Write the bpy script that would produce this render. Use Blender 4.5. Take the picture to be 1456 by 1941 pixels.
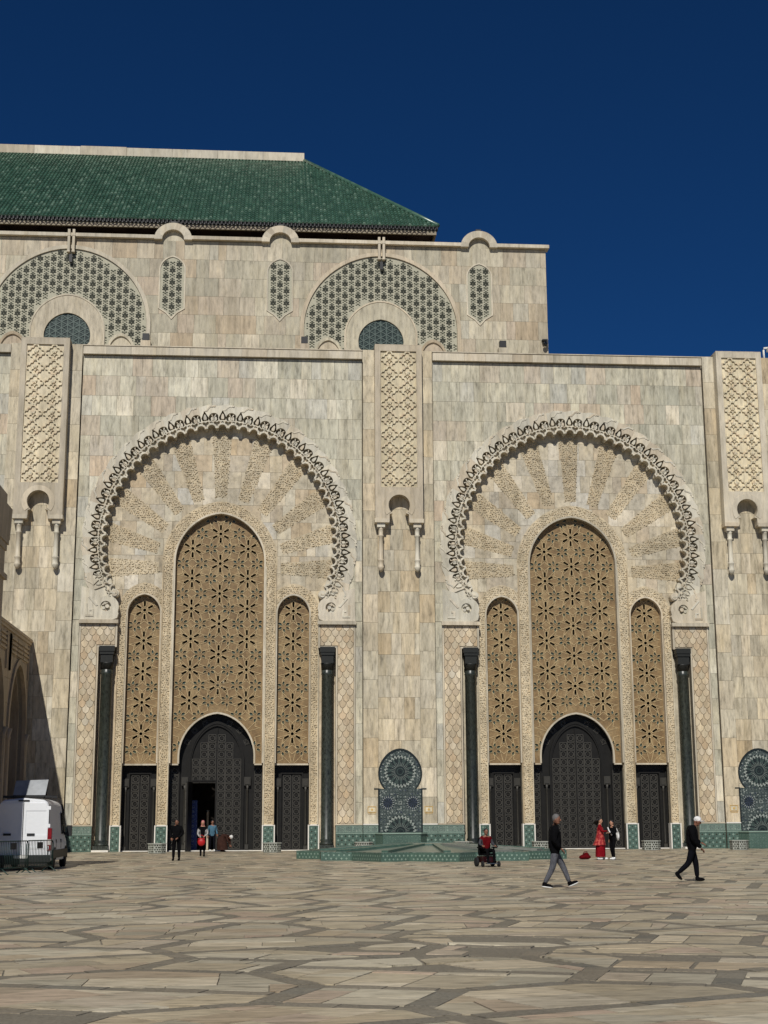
import bpy, bmesh, math, random
from mathutils import Vector, Matrix
from mathutils.geometry import delaunay_2d_cdt
R = math.radians
PI = math.pi
random.seed(7)
scene = bpy.context.scene
for o in list(bpy.data.objects):
    bpy.data.objects.remove(o)
COL = scene.collection

# ------------------------------------------------------------------ camera
CAM = Vector((3.512, -89.95, 1.68))
yaw, pit, rol = R(4.394), R(12.189), R(-0.263)
fw = Vector((math.sin(yaw) * math.cos(pit), math.cos(yaw) * math.cos(pit), math.sin(pit)))
rt = Vector((math.cos(yaw), -math.sin(yaw), 0))
up = rt.cross(fw)
r2 = rt * math.cos(rol) + up * math.sin(rol)
u2 = -rt * math.sin(rol) + up * math.cos(rol)
cam = bpy.data.cameras.new('camera')
cam.sensor_fit = 'HORIZONTAL'
cam.sensor_width = 36
cam.lens = 36 * 2724 / 1456
cam.clip_start = 0.1
cam.clip_end = 3000
co = bpy.data.objects.new('camera', cam)
m = Matrix((r2, u2, -fw)).transposed().to_4x4()
m.translation = CAM
co.matrix_world = m
COL.objects.link(co)
scene.camera = co

# ------------------------------------------------------------------ light
SUN_EL, SUN_AZ = R(42.0), R(11.6)
sdir = Vector((-math.sin(SUN_AZ) * math.cos(SUN_EL), -math.cos(SUN_AZ) * math.cos(SUN_EL), math.sin(SUN_EL)))
world = bpy.data.worlds.new('World')
scene.world = world
world.use_nodes = True
wn = world.node_tree
bg = wn.nodes['Background']
sky = wn.nodes.new('ShaderNodeTexSky')
sky.sky_type = 'NISHITA'
sky.sun_disc = False
sky.sun_elevation = SUN_EL
sky.sun_rotation = math.atan2(sdir.x, sdir.y) % (2 * PI)
sky.altitude = 2500
sky.air_density = 0.8
sky.dust_density = 0.0
sky.ozone_density = 6.0
bg.inputs['Strength'].default_value = 0.05
tint = wn.nodes.new('ShaderNodeMix')      # polarised deep blue, over the whole sky alike
tint.data_type = 'RGBA'
tint.blend_type = 'MULTIPLY'
tint.inputs[0].default_value = 1.0
tint.inputs[7].default_value = (0.17, 0.52, 0.82, 1)
wn.links.new(sky.outputs['Color'], tint.inputs[6])
wn.links.new(tint.outputs[2], bg.inputs['Color'])
sl = bpy.data.lights.new('sun', 'SUN')
sl.energy = 3.7
sl.angle = R(0.5)
sl.color = (1.0, 0.965, 0.90)
so = bpy.data.objects.new('sun', sl)
so.rotation_euler = sdir.to_track_quat('Z', 'Y').to_euler()
so.location = (0, -60, 90)
COL.objects.link(so)
scene.view_settings.view_transform = 'Standard'
scene.view_settings.look = 'None'
scene.view_settings.gamma = 1
scene.view_settings.use_curve_mapping = False
scene.view_settings.exposure = 0.0

# ------------------------------------------------------------------ materials
def lin(c):
    def f(v):
        v /= 255.0
        return v / 12.92 if v <= 0.04045 else ((v + 0.055) / 1.055) ** 2.4
    return (f(c[0]), f(c[1]), f(c[2]), 1)

class NT:
    def __init__(s, name):
        s.m = bpy.data.materials.new(name)
        s.m.use_nodes = True
        s.t = s.m.node_tree
        s.b = s.t.nodes['Principled BSDF']
    def n(s, typ, **kw):
        nd = s.t.nodes.new(typ)
        for k, v in kw.items():
            setattr(nd, k, v)
        return nd
    def l(s, a, b):
        s.t.links.new(a, b)
    def pos(s, sc=(1, 1, 1), rot=(0, 0, 0)):
        g = s.n('ShaderNodeNewGeometry')
        mp = s.n('ShaderNodeMapping')
        mp.inputs['Scale'].default_value = sc
        mp.inputs['Rotation'].default_value = rot
        s.l(g.outputs['Position'], mp.inputs['Vector'])
        return mp.outputs['Vector']
    def noise(s, vec, scale, detail=4, rough=0.55):
        nd = s.n('ShaderNodeTexNoise')
        nd.inputs['Scale'].default_value = scale
        nd.inputs['Detail'].default_value = detail
        nd.inputs['Roughness'].default_value = rough
        s.l(vec, nd.inputs['Vector'])
        return nd.outputs['Fac']
    def ramp(s, fac, stops, interp='LINEAR'):
        nd = s.n('ShaderNodeValToRGB')
        cr = nd.color_ramp
        cr.interpolation = interp
        while len(cr.elements) < len(stops):
            cr.elements.new(0.5)
        for e, (p, c) in zip(cr.elements, stops):
            e.position = p
            e.color = c
        s.l(fac, nd.inputs['Fac'])
        return nd.outputs['Color']
    def math(s, op, a, b=None):
        nd = s.n('ShaderNodeMath', operation=op)
        for i, v in enumerate((a, b)):
            if v is None:
                continue
            if hasattr(v, 'links'):
                s.l(v, nd.inputs[i])
            else:
                nd.inputs[i].default_value = v
        return nd.outputs[0]
    def mix(s, fac, a, b, mode='MIX'):
        nd = s.n('ShaderNodeMix', data_type='RGBA', blend_type=mode)
        for i, v in ((0, fac), (6, a), (7, b)):
            if hasattr(v, 'links'):
                s.l(v, nd.inputs[i])
            else:
                nd.inputs[i].default_value = v
        return nd.outputs[2]
    def rnd(s, salt=0.0):
        oi = s.n('ShaderNodeObjectInfo')
        g = s.n('ShaderNodeNewGeometry')
        a = s.math('ADD', oi.outputs['Random'], g.outputs['Random Per Island'])
        a = s.math('MULTIPLY', s.math('ADD', a, salt), 1.0 + salt * 7)
        return s.math('FRACT', a)
    def out(s, color, rough=0.6, bump=None, bstr=0.3, bdist=0.02, spec=0.5, metal=0):
        if hasattr(color, 'links'):
            s.l(color, s.b.inputs['Base Color'])
        else:
            s.b.inputs['Base Color'].default_value = color
        s.b.inputs['Roughness'].default_value = rough
        s.b.inputs['Metallic'].default_value = metal
        s.b.inputs['Specular IOR Level'].default_value = spec
        if bump is not None:
            bn = s.n('ShaderNodeBump')
            bn.inputs['Strength'].default_value = bstr
            bn.inputs['Distance'].default_value = bdist
            s.l(bump, bn.inputs['Height'])
            s.l(bn.outputs['Normal'], s.b.inputs['Normal'])
        return s.m

def stone(name, stops, streak=0.35, rough=0.6, vscale=(1.6, 1.6, 0.35), bstr=0.15, runs=True):
    """polished travertine / marble slab: tone per slab, streaks and cloudy veins"""
    t = NT(name)
    c = t.ramp(t.rnd(), stops, 'LINEAR')
    off = t.rnd(0.37)
    vec = t.pos(vscale)
    va = t.n('ShaderNodeVectorMath', operation='ADD')
    cb = t.n('ShaderNodeCombineXYZ')
    k = t.math('MULTIPLY', off, 40.0)
    for i in range(3):
        t.l(k, cb.inputs[i])
    t.l(vec, va.inputs[0])
    t.l(cb.outputs[0], va.inputs[1])
    n1 = t.noise(va.outputs[0], 3.0, 8, 0.72)
    n2 = t.noise(t.pos((1, 1, 1)), 0.35, 3)
    g1 = t.ramp(n1, [(0.32, (1 - streak * 1.2, 1 - streak * 1.22, 1 - streak * 1.28, 1)), (0.48, (1, 1, 1, 1)), (0.66, (1 + streak * .8,) * 3 + (1,))])
    c = t.mix(1.0, c, g1, 'MULTIPLY')
    n3 = t.noise(va.outputs[0], 1.1, 6, 0.6)
    c = t.mix(1.0, c, t.ramp(n3, [(0.32, (0.88, 0.875, 0.845, 1)), (0.5, (1, 1, 1, 1)), (0.66, (1.07, 1.05, 1.0, 1))]), 'MULTIPLY')
    c = t.mix(1.0, c, t.ramp(t.rnd(.53), [(0, (0.86, 0.87, 0.86, 1)), (1, (1.12, 1.12, 1.10, 1))]), 'MULTIPLY')
    n4 = t.noise(t.pos((1.7, 1.7, .07)), 1.0, 5, .6)
    if runs: c = t.mix(1.0, c, t.ramp(n4, [(.36, (0.84, 0.83, 0.80, 1)), (.5, (1, 1, 1, 1))]), 'MULTIPLY')
    g2 = t.ramp(n2, [(0.3, (0.84, 0.82, 0.79, 1)), (0.7, (1.08, 1.07, 1.06, 1))])
    c = t.mix(1.0, c, g2, 'MULTIPLY')
    return t.out(c, rough, n1, bstr, 0.01)

def plain(name, rgb, rough=0.6, metal=0, var=0.12, scale=8, spec=0.5):
    t = NT(name)
    n = t.noise(t.pos(), scale, 4)
    c0 = lin(rgb)
    a = tuple(v * (1 - var) for v in c0[:3]) + (1,)
    b = tuple(v * (1 + var) for v in c0[:3]) + (1,)
    return t.out(t.ramp(n, [(0.3, a), (0.7, b)]), rough, spec=spec, metal=metal)

M = {}
M['facing'] = stone('facing_stone', [(0, lin((174, 171, 154))), (.3, lin((192, 186, 166))), (.5, lin((180, 174, 155))), (.68, lin((202, 197, 179))), (.84, lin((192, 173, 150))), (.93, lin((172, 170, 159))), (1, lin((208, 203, 188)))], 0.40)
M['pilaster'] = stone('pilaster_stone', [(0, lin((190, 176, 150))), (.25, lin((196, 187, 166))), (.5, lin((182, 171, 149))), (.65, lin((202, 194, 176))), (.8, lin((188, 169, 138))), (1, lin((200, 190, 167)))], 0.4)
M['tymp'] = stone('tympanum_stone', [(0, lin((186, 174, 152))), (.3, lin((196, 187, 167))), (.5, lin((186, 166, 136))), (.7, lin((184, 179, 167))), (.85, lin((198, 184, 158))), (1, lin((208, 202, 190)))], 0.32, vscale=(1, 1, .7))
M['upper'] = stone('upper_stone', [(0, lin((168, 161, 142))), (.3, lin((182, 174, 153))), (.5, lin((178, 163, 143))), (.7, lin((188, 180, 160))), (.88, lin((172, 155, 130))), (1, lin((190, 184, 167)))], 0.32)
M['trim'] = stone('trim_stone', [(0, lin((190, 181, 163))), (.5, lin((200, 190, 171))), (1, lin((186, 172, 150)))], 0.2)
M['ring'] = stone('arch_stone', [(0, lin((198, 192, 177))), (.5, lin((206, 200, 184))), (.8, lin((196, 182, 160))), (1, lin((200, 194, 180)))], 0.2)
M['carved'] = stone('carved_stone', [(0, lin((192, 180, 156))), (.5, lin((202, 192, 170))), (1, lin((190, 170, 138)))], 0.25, vscale=(1, 1, 1))
M['carvedbed'] = stone('carved_bed_stone', [(0, lin((184, 169, 142))), (1, lin((190, 177, 152)))], 0.3, vscale=(1, 1, 1))
M['panelstone'] = stone('panel_stone', [(0, lin((206, 193, 164))), (.5, lin((212, 202, 176))), (1, lin((200, 179, 150)))], 0.25)
M['scale'] = stone('scale_stone', [(0, lin((198, 180, 152))), (.4, lin((206, 192, 166))), (.7, lin((192, 170, 140))), (1, lin((210, 200, 180)))], 0.22)
M['mortar'] = plain('mortar', (136, 126, 108), 0.9)
M['white'] = plain('white_marble', (226, 221, 210), 0.4, var=0.05)
M['paver'] = stone('paving_stone', [(0, lin((160, 150, 130))), (.2, lin((180, 167, 142))), (.38, lin((156, 150, 134))), (.55, lin((186, 178, 158))), (.7, lin((168, 149, 132))), (.85, lin((172, 157, 132))), (1, lin((196, 187, 167)))], 0.46, rough=0.4, vscale=(.8, 3.2, 1), bstr=.2, runs=False)
M['paverdark'] = stone('paving_granite', [(0, lin((118, 112, 100))), (.5, lin((128, 120, 106))), (1, lin((112, 109, 100)))], 0.45, rough=0.5, vscale=(9, 9, 3), bstr=.2, runs=False)
M['esplanade'] = plain('esplanade_stone', (150, 141, 124), .7, scale=.6)
M['gap'] = plain('paving_joint', (52, 48, 42), .95)
M['black'] = plain('black_metal', (22, 22, 23), 0.5)
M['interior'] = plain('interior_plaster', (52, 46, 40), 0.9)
M['wood'] = plain('dark_cedar', (28, 27, 25), 0.5, var=0.2, scale=3, spec=.2)
M['woodpanel'] = plain('dark_cedar_panel', (34, 32, 29), 0.5, var=0.2, scale=3, spec=.2)
M['woodedge'] = plain('pale_cedar_edge', (74, 71, 64), 0.4, var=0.2, scale=3)  # paler tone on the raised frames of the door panels
M['brass'] = plain('aged_brass_wood', (58, 56, 51), 0.45, spec=.3)
M['granite'] = stone('dark_granite', [(0, lin((40, 45, 41))), (1, lin((52, 57, 52)))], 0.9, rough=0.35, vscale=(3, 3, 1.5))
M['granitecap'] = plain('bronze_capital', (36, 37, 34), 0.5, spec=.3)

# gold-brown lattice stone with worn blotches
t = NT('lattice_stone')
n = t.noise(t.pos((1, 1, .6)), 1.1, 6, .65)
n3 = t.noise(t.pos(), 9, 3)
c = t.ramp(n, [(.25, lin((104, 80, 48))), (.5, lin((134, 109, 72))), (.75, lin((160, 138, 99)))])
c = t.mix(1.0, c, t.ramp(n3, [(.3, (.75, .75, .75, 1)), (.7, (1.15, 1.15, 1.15, 1))]), 'MULTIPLY')
M['lattice'] = t.out(c, 0.6, n3, .3, .02)
M['latticerim'] = plain('lattice_rim_stone', (184, 162, 120), 0.6, var=.25)
t = NT('inlay_tile')
M['inlay'] = t.out(t.ramp(t.rnd(), [(0, lin((52, 64, 52))), (.35, lin((74, 84, 66))), (.6, lin((88, 80, 58))), (.8, lin((58, 80, 74))), (1, lin((74, 66, 48)))]), 0.4)

def zellij(name, base, light, dark, px=0.26, rough=0.3):
    t = NT(name)
    g = t.n('ShaderNodeNewGeometry')
    sx = t.n('ShaderNodeSeparateXYZ')
    t.l(g.outputs['Position'], sx.inputs[0])
    k = 2 * PI / px
    a = t.math('COSINE', t.math('MULTIPLY', t.math('ADD', sx.outputs[0], sx.outputs[1]), k))
    b = t.math('COSINE', t.math('MULTIPLY', sx.outputs[2], k))
    d1 = t.math('MULTIPLY', t.math('ADD', t.math('ADD', sx.outputs[0], sx.outputs[1]), sx.outputs[2]), k * .5)
    d2 = t.math('MULTIPLY', t.math('SUBTRACT', t.math('ADD', sx.outputs[0], sx.outputs[1]), sx.outputs[2]), k * .5)
    e = t.math('MULTIPLY', t.math('COSINE', d1), t.math('COSINE', d2))
    f = t.math('ADD', t.math('MULTIPLY', a, b), e)
    f = t.math('ADD', t.math('MULTIPLY', f, .25), .5)
    n = t.noise(t.pos(), 14, 2)
    f = t.math('ADD', f, t.math('MULTIPLY', t.math('SUBTRACT', n, .5), 1.1))
    c = t.ramp(f, [(0, lin(dark)), (.36, lin(base)), (.6, lin(base)), (.66, lin(light)), (.82, lin(light)), (.9, lin(dark))])
    n2 = t.noise(t.pos(), .7, 3)
    c = t.mix(1.0, c, t.ramp(n2, [(.3, (.85, .86, .86, 1)), (.7, (1.12, 1.12, 1.12, 1))]), 'MULTIPLY')
    return t.out(c, rough, f, .2, .005)
M['dado'] = zellij('green_zellij', (76, 98, 87), (104, 122, 110), (48, 66, 58), .165)
M['dadoborder'] = zellij('green_zellij_border', (102, 118, 108), (140, 152, 140), (64, 80, 74), .2)
M['bluetile'] = zellij('blue_zellij', (58, 76, 148), (140, 150, 180), (28, 34, 88), .3)
M['basintile'] = plain('basin_green_tile', (74, 98, 86), .35, var=.25)
M['basintop'] = zellij('basin_top_zellij', (84, 104, 94), (108, 124, 114), (58, 76, 68), .4)
M['basindot'] = plain('pale_tile', (132, 152, 138), .35)
M['tubside'] = plain('tub_pale_tile', (160, 162, 152), .4, var=.1)
M['basinstone'] = plain('grey_channel_stone', (122, 124, 116), .6)
M['mos_dk'] = plain('mosaic_dark', (34, 40, 38), .3, var=.3)
M['mos_gr'] = plain('mosaic_green', (64, 76, 70), .3, var=.3)
M['mos_lt'] = plain('mosaic_pale', (146, 152, 144), .3, var=.15)
M['mos_bl'] = plain('mosaic_blue', (52, 58, 72), .3, var=.3)
M['mosbed'] = zellij('mosaic_field', (64, 72, 69), (116, 124, 118), (36, 44, 44), .2)
M['fleurbed'] = plain('pale_zellij_ground', (174, 170, 150), .6, var=.1, spec=.2)
M['fleurdk'] = plain('dark_zellij_motif', (52, 54, 44), .6, var=.3, spec=.2)
M['fleurmid'] = plain('green_zellij_motif', (66, 70, 55), .6, var=.25, spec=.2)
M['screen'] = zellij('green_window_screen', (36, 50, 45), (74, 90, 82), (20, 28, 27), .5)
M['rooftile'] = None
t = NT('green_roof_tile')
n = t.noise(t.pos((1, 1, 1)), 1.4, 5, .7)
n2 = t.noise(t.pos((1, 1, 1)), 5, 3, .6)
c = t.ramp(n, [(.3, lin((52, 84, 68))), (.5, lin((70, 102, 84))), (.72, lin((96, 122, 104)))])
c = t.mix(t.ramp(t.rnd(), [(.0, (0, 0, 0, 1)), (.88, (.0, .0, .0, 1)), (.95, (.4, .4, .4, 1))]), c, lin((136, 156, 138)))
c = t.mix(1.0, c, t.ramp(t.rnd(.21), [(0, (.72, .72, .72, 1)), (1, (1.2, 1.2, 1.2, 1))]), 'MULTIPLY')
M['rooftile'] = t.out(c, .28, n2, .3, .02)
M['eavewood'] = plain('eave_wood', (48, 30, 22), .7)
M['frieze'] = plain('eave_frieze', (140, 128, 104), .6)
M['shadewall'] = stone('wing_stone', [(0, lin((176, 158, 132))), (.5, lin((190, 172, 146))), (1, lin((168, 150, 126)))], .2)
M['vanwhite'] = plain('van_white_paint', (228, 230, 232), .3, var=.02)
M['vanside'] = plain('van_white_paint_side', (226, 228, 230), .25, var=.02)
M['plastic'] = plain('black_plastic', (26, 27, 28), .55)
M['rubber'] = plain('rubber', (20, 20, 21), .85)
M['glass'] = plain('dark_glass', (18, 22, 26), .06, var=.05)
M['redlamp'] = plain('red_lamp', (120, 8, 14), .25, var=.2)
M['motorred'] = plain('wheelchair_red', (42, 8, 10), .35, var=.2)
M['cleanlamp'] = plain('clear_lamp', (220, 214, 208), .2)
M['chrome'] = plain('grey_metal', (150, 152, 154), .3, metal=1)
M['alu'] = plain('grey_sheet', (138, 142, 146), .45, var=.2, scale=3)
M['barrier'] = plain('green_barrier_paint', (24, 52, 46), .5)
M['plate'] = plain('number_plate', (206, 206, 200), .5)
M['ochre'] = plain('gilt_plaque', (204, 168, 96), .5)

# ------------------------------------------------------------------ mesh helpers
class MB:
    def __init__(s):
        s.v, s.f, s.mi, s.sm = [], [], [], []
    def add(s, vs, fs, mi=0, smooth=False):
        o = len(s.v)
        s.v += [tuple(p) for p in vs]
        for f in fs:
            s.f.append(tuple(i + o for i in f))
            s.mi.append(mi)
            s.sm.append(smooth)
        return s
    def box(s, x0, x1, y0, y1, z0, z1, mi=0):
        vs = [(x, y, z) for z in (z0, z1) for y in (y0, y1) for x in (x0, x1)]
        return s.add(vs, [(0, 2, 3, 1), (4, 5, 7, 6), (0, 1, 5, 4), (1, 3, 7, 5), (3, 2, 6, 7), (2, 0, 4, 6)], mi)
    def prism(s, poly, yf, yb, mi=0, back=False):
        """polygon in (x,z), front face at yf facing -y"""
        a = sum(poly[i][0] * poly[(i + 1) % len(poly)][1] - poly[(i + 1) % len(poly)][0] * poly[i][1] for i in range(len(poly)))
        if a < 0:
            poly = poly[::-1]
        n = len(poly)
        vs = [(x, yf, z) for x, z in poly] + [(x, yb, z) for x, z in poly]
        fs = [tuple(range(n))] + [(i, n + i, n + (i + 1) % n, (i + 1) % n) for i in range(n)]
        if back:
            fs.append(tuple(range(2 * n - 1, n - 1, -1)))
        return s.add(vs, fs, mi)
    def slab(s, poly, zt, zb, mi=0):
        """polygon in (x,y), top at zt"""
        a = sum(poly[i][0] * poly[(i + 1) % len(poly)][1] - poly[(i + 1) % len(poly)][0] * poly[i][1] for i in range(len(poly)))
        if a < 0:
            poly = poly[::-1]
        n = len(poly)
        if not callable(zt):
            z_ = zt
            zt = lambda x, y: z_
        vs = [(x, y, zt(x, y)) for x, y in poly] + [(x, y, zb) for x, y in poly]
        return s.add(vs, [tuple(range(n))] + [(i, n + i, n + (i + 1) % n, (i + 1) % n) for i in range(n)], mi)
    def lathe(s, prof, c=(0, 0, 0), n=12, mi=0, smooth=True, a0=0, a1=2 * PI, sx=1, sy=1):
        full = abs(a1 - a0 - 2 * PI) < 1e-6
        m = n if full else n + 1
        vs = []
        for r, z in prof:
            for i in range(m):
                a = a0 + (a1 - a0) * i / n
                vs.append((c[0] + r * math.cos(a) * sx, c[1] + r * math.sin(a) * sy, c[2] + z))
        fs = []
        for j in range(len(prof) - 1):
            for i in range(n):
                i2 = (i + 1) % m
                fs.append((j * m + i, j * m + i2, (j + 1) * m + i2, (j + 1) * m + i))
        if full:
            if prof[0][0] > 1e-4:
                fs.append(tuple(range(m - 1, -1, -1)))
            if prof[-1][0] > 1e-4:
                fs.append(tuple((len(prof) - 1) * m + i for i in range(m)))
        return s.add(vs, fs, mi, smooth)
    def tube(s, pts, r, n=6, mi=0, smooth=True, caps=True):
        pts = [Vector(p) for p in pts]
        rs = r if isinstance(r, (list, tuple)) else [r] * len(pts)
        vs = []
        for i, p in enumerate(pts):
            d = (pts[min(i + 1, len(pts) - 1)] - pts[max(i - 1, 0)]).normalized()
            a = Vector((0, 0, 1)) if abs(d.z) < .9 else Vector((1, 0, 0))
            u = d.cross(a).normalized()
            w = d.cross(u)
            for k in range(n):
                q = p + (u * math.cos(2 * PI * k / n) + w * math.sin(2 * PI * k / n)) * rs[i]
                vs.append(q)
        fs = []
        for i in range(len(pts) - 1):
            for k in range(n):
                k2 = (k + 1) % n
                fs.append((i * n + k, (i + 1) * n + k, (i + 1) * n + k2, i * n + k2))
        if caps:
            fs.append(tuple(range(n)))
            fs.append(tuple((len(pts) - 1) * n + k for k in range(n - 1, -1, -1)))
        return s.add(vs, fs, mi, smooth)
    def ell(s, c, r, n=10, m=7, mi=0, rot=None):
        vs, fs = [], []
        for j in range(m + 1):
            ph = -PI / 2 + PI * j / m
            for i in range(n):
                a = 2 * PI * i / n
                p = Vector((r[0] * math.cos(ph) * math.cos(a), r[1] * math.cos(ph) * math.sin(a), r[2] * math.sin(ph)))
                if rot is not None:
                    p = rot @ p
                vs.append(p + Vector(c))
        for j in range(m):
            for i in range(n):
                fs.append((j * n + i, j * n + (i + 1) % n, (j + 1) * n + (i + 1) % n, (j + 1) * n + i))
        return s.add(vs, fs, mi, True)
    def mesh(s, name, mats):
        me = bpy.data.meshes.new(name)
        me.from_pydata(s.v, [], s.f)
        for mm in (mats if isinstance(mats, (list, tuple)) else [mats]):
            me.materials.append(M[mm] if isinstance(mm, str) else mm)
        me.polygons.foreach_set('material_index', s.mi)
        me.polygons.foreach_set('use_smooth', s.sm)
        me.update()
        return me
    def obj(s, name, mats, parent=None, loc=(0, 0, 0), **kw):
        return link(name, s.mesh(name, mats), parent, loc, **kw)

def link(name, me, parent=None, loc=(0, 0, 0), rot=None, scale=None, kind=None, label=None, cat=None, group=None):
    o = bpy.data.objects.new(name, me)
    COL.objects.link(o)
    o.location = loc
    if rot is not None:
        o.rotation_euler = rot
    if scale is not None:
        o.scale = scale if isinstance(scale, (tuple, list)) else (scale,) * 3
    if parent is not None:
        o.parent = parent
    tag(o, label, cat, group, kind)
    return o

def tag(o, label=None, cat=None, group=None, kind=None):
    if label: o['label'] = label
    if cat: o['category'] = cat
    if group: o['group'] = group
    if kind: o['kind'] = kind
    return o

def thing(name, loc, label, cat, group=None, rz=0):
    o = bpy.data.objects.new(name, None)
    o.empty_display_size = .3
    COL.objects.link(o)
    o.location = loc
    o.rotation_euler = (0, 0, rz)
    return tag(o, label, cat, group)

def copy_tree(o, parent=None):
    c = o.copy()
    COL.objects.link(c)
    if parent is not None:
        c.parent = parent
    for ch in [x for x in bpy.data.objects if x.parent == o]:
        copy_tree(ch, c)
    return c

def cdt(polys):
    """-> tri list with the set of polygon ids that cover each"""
    vs, fs = [], []
    for p in polys:
        o = len(vs)
        vs += [Vector((a, b)) for a, b in p]
        fs.append(list(range(o, o + len(p))))
    V, E, F, ov, oe, of = delaunay_2d_cdt(vs, [], fs, 0, 1e-5)
    return [tuple(v) for v in V], F, of

def ccw(p):
    a = sum(p[i][0] * p[(i + 1) % len(p)][1] - p[(i + 1) % len(p)][0] * p[i][1] for i in range(len(p)))
    return p if a > 0 else p[::-1]

def tris_to_plate(mb, V, tris, yf, yb, mi=0, side_mi=None):
    used, vs = {}, []
    def vid(i):
        if i not in used:
            used[i] = len(vs)
            vs.append(V[i])
        return used[i]
    T = []
    for t_ in tris:
        a, b, c_ = t_
        A, B, C = V[a], V[b], V[c_]
        if (B[0] - A[0]) * (C[1] - A[1]) - (B[1] - A[1]) * (C[0] - A[0]) < 0:
            b, c_ = c_, b
        T.append((vid(a), vid(b), vid(c_)))
    edges = {}
    for a, b, c_ in T:
        for e in ((a, b), (b, c_), (c_, a)):
            edges[e] = 1
    n = len(vs)
    bnd = [e for e in edges if (e[1], e[0]) not in edges]
    allv = [(x, yf, z) for x, z in vs] + [(x, yb, z) for x, z in vs]
    mb.add(allv, T, mi)
    o = len(mb.v) - 2 * n
    for a, b in bnd:
        mb.f.append((o + a, o + n + a, o + n + b, o + b))
        mb.mi.append(mi if side_mi is None else side_mi)
        mb.sm.append(False)

def plate(mb, outer, holes, yf, yb, mi=0, side_mi=None):
    polys = [ccw(p) for p in outer] + [ccw(h) for h in holes]
    no = len(outer)
    V, F, of = cdt(polys)
    tr = [f for f, o in zip(F, of) if any(i < no for i in o) and not any(i >= no for i in o)]
    tris_to_plate(mb, V, tr, yf, yb, mi, side_mi)
    return mb

def cut_slabs(rects, inc, exc):
    """rects (x0,x1,z0,z1) kept inside inc polys (or everywhere) and outside exc polys -> list of (V,tris)"""
    polys = [[(a, c), (b, c), (b, d), (a, d)] for a, b, c, d in rects]
    nr = len(polys)
    allp = polys + [ccw(p) for p in inc] + [ccw(p) for p in exc]
    V, F, of = cdt(allp)
    ni = nr + len(inc)
    out = {}
    for f, o in zip(F, of):
        k = [i for i in o if i < nr]
        if not k:
            continue
        if inc and not any(nr <= i < ni for i in o):
            continue
        if any(i >= ni for i in o):
            continue
        out.setdefault(k[0], []).append(f)
    res = []
    for k in sorted(out):          # one cell per connected piece
        tr = list(out[k])
        while tr:
            comp, verts, grew = [tr.pop()], None, True
            verts = set(comp[0])
            while grew:
                grew = False
                for t_ in tr[:]:
                    if len(verts.intersection(t_)) >= 2:
                        comp.append(t_); verts.update(t_); tr.remove(t_); grew = True
            res.append((V, comp))
    return res

def zellij_studs(mb, x0, x1, z0, z1, y, pitch=.24, mi=0):
    """pale four-point stars and small dark lozenges set proud of a tiled field"""
    nx, nz = max(1, round((x1 - x0) / pitch)), max(1, round((z1 - z0) / pitch))
    px, pz = (x1 - x0) / nx, (z1 - z0) / nz
    for j in range(nz):
        for i in range(nx):
            x, z = x0 + (i + .5) * px, z0 + (j + .5) * pz
            r_ = .42 * min(px, pz)
            k = .3 * r_
            if (i + j) % 2 == 0:
                pts = [(x, z + r_), (x + k, z + k), (x + r_, z), (x + k, z - k), (x, z - r_), (x - k, z - k), (x - r_, z), (x - k, z + k)]
                mb.add([(a, y - .006, b) for a, b in pts], [(0, 7, 6, 5, 4, 3, 2, 1)], mi)
            else:
                r_ *= .6
                mb.add([(x, y - .006, z + r_), (x + r_, y - .006, z), (x, y - .006, z - r_), (x - r_, y - .006, z)], [(0, 3, 2, 1)], mi + 1)

def wall_rects(x0, x1, z0, z1, rowh, widths, gap=.013, fixed=None, zoff=0):
    out = []
    z = z1
    while z > z0 + .05:
        zb = max(z0, z - rowh)
        if zb - z0 < .25:
            zb = z0
        xs = [x0]
        bounds = (fixed or []) + [x1]
        for b in bounds:
            while True:
                w = random.choice(widths) * random.uniform(.92, 1.08)
                if xs[-1] + w > b - .28:
                    xs.append(b)
                    break
                xs.append(xs[-1] + w)
        for a, b in zip(xs, xs[1:]):
            out.append((a + gap / 2, b - gap / 2, zb + gap / 2, z - gap / 2))
        z = zb
    return out

def put_slabs(cells, name, stuffname, mat, parent, yf, yb, limit, jit=.008, off=(0, 0, 0), prio=None):
    """cells -> individual slab objects up to limit[0]; the rest joined"""
    rest = MB()
    def size(c):
        V, tr = c
        return sum(abs((V[b][0] - V[a][0]) * (V[d][1] - V[a][1]) - (V[b][1] - V[a][1]) * (V[d][0] - V[a][0])) for a, b, d in tr)
    cells = [c for c in cells if size(c) > .01]
    cells = sorted(cells, key=lambda c: -size(c)) if prio is None else sorted(cells, key=prio)
    for c in cells:
        y = yf - random.uniform(0, jit)
        if limit[0] > 0:
            mb = MB()
            tris_to_plate(mb, c[0], c[1], y, yb)
            mb.obj(name, mat, parent, off)
            limit[0] -= 1
        else:
            tris_to_plate(rest, [(p[0] + off[0], p[1] + off[2]) for p in c[0]], c[1], y, yb)
    return rest

def arc(cx, cz, r, a0, a1, n, kz=1.0):
    """angles from +z, clockwise"""
    return [(cx + r * math.sin(a0 + (a1 - a0) * i / n), cz + kz * r * math.cos(a0 + (a1 - a0) * i / n)) for i in range(n + 1)]

def pointed(hw, zs, za, zb, n=10, bottom=None):
    """pointed round arch outline, centred on x=0: spring at zs, apex za, down to zb"""
    h = za - zs
    pts = [(-hw, zb), (hw, zb)]
    side = []
    for i in range(n + 1):
        a = PI / 2 * i / n
        x = hw * math.cos(a)
        z = h * (math.sin(a) * .93 + .07 * (1 - x / hw))
        side.append((x, zs + z))
    pts += side
    pts += [(-x, z) for x, z in side[-2::-1]]
    return pts

def shift(p, dx, dz=0):
    return [(x + dx, z + dz) for x, z in p]

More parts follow.
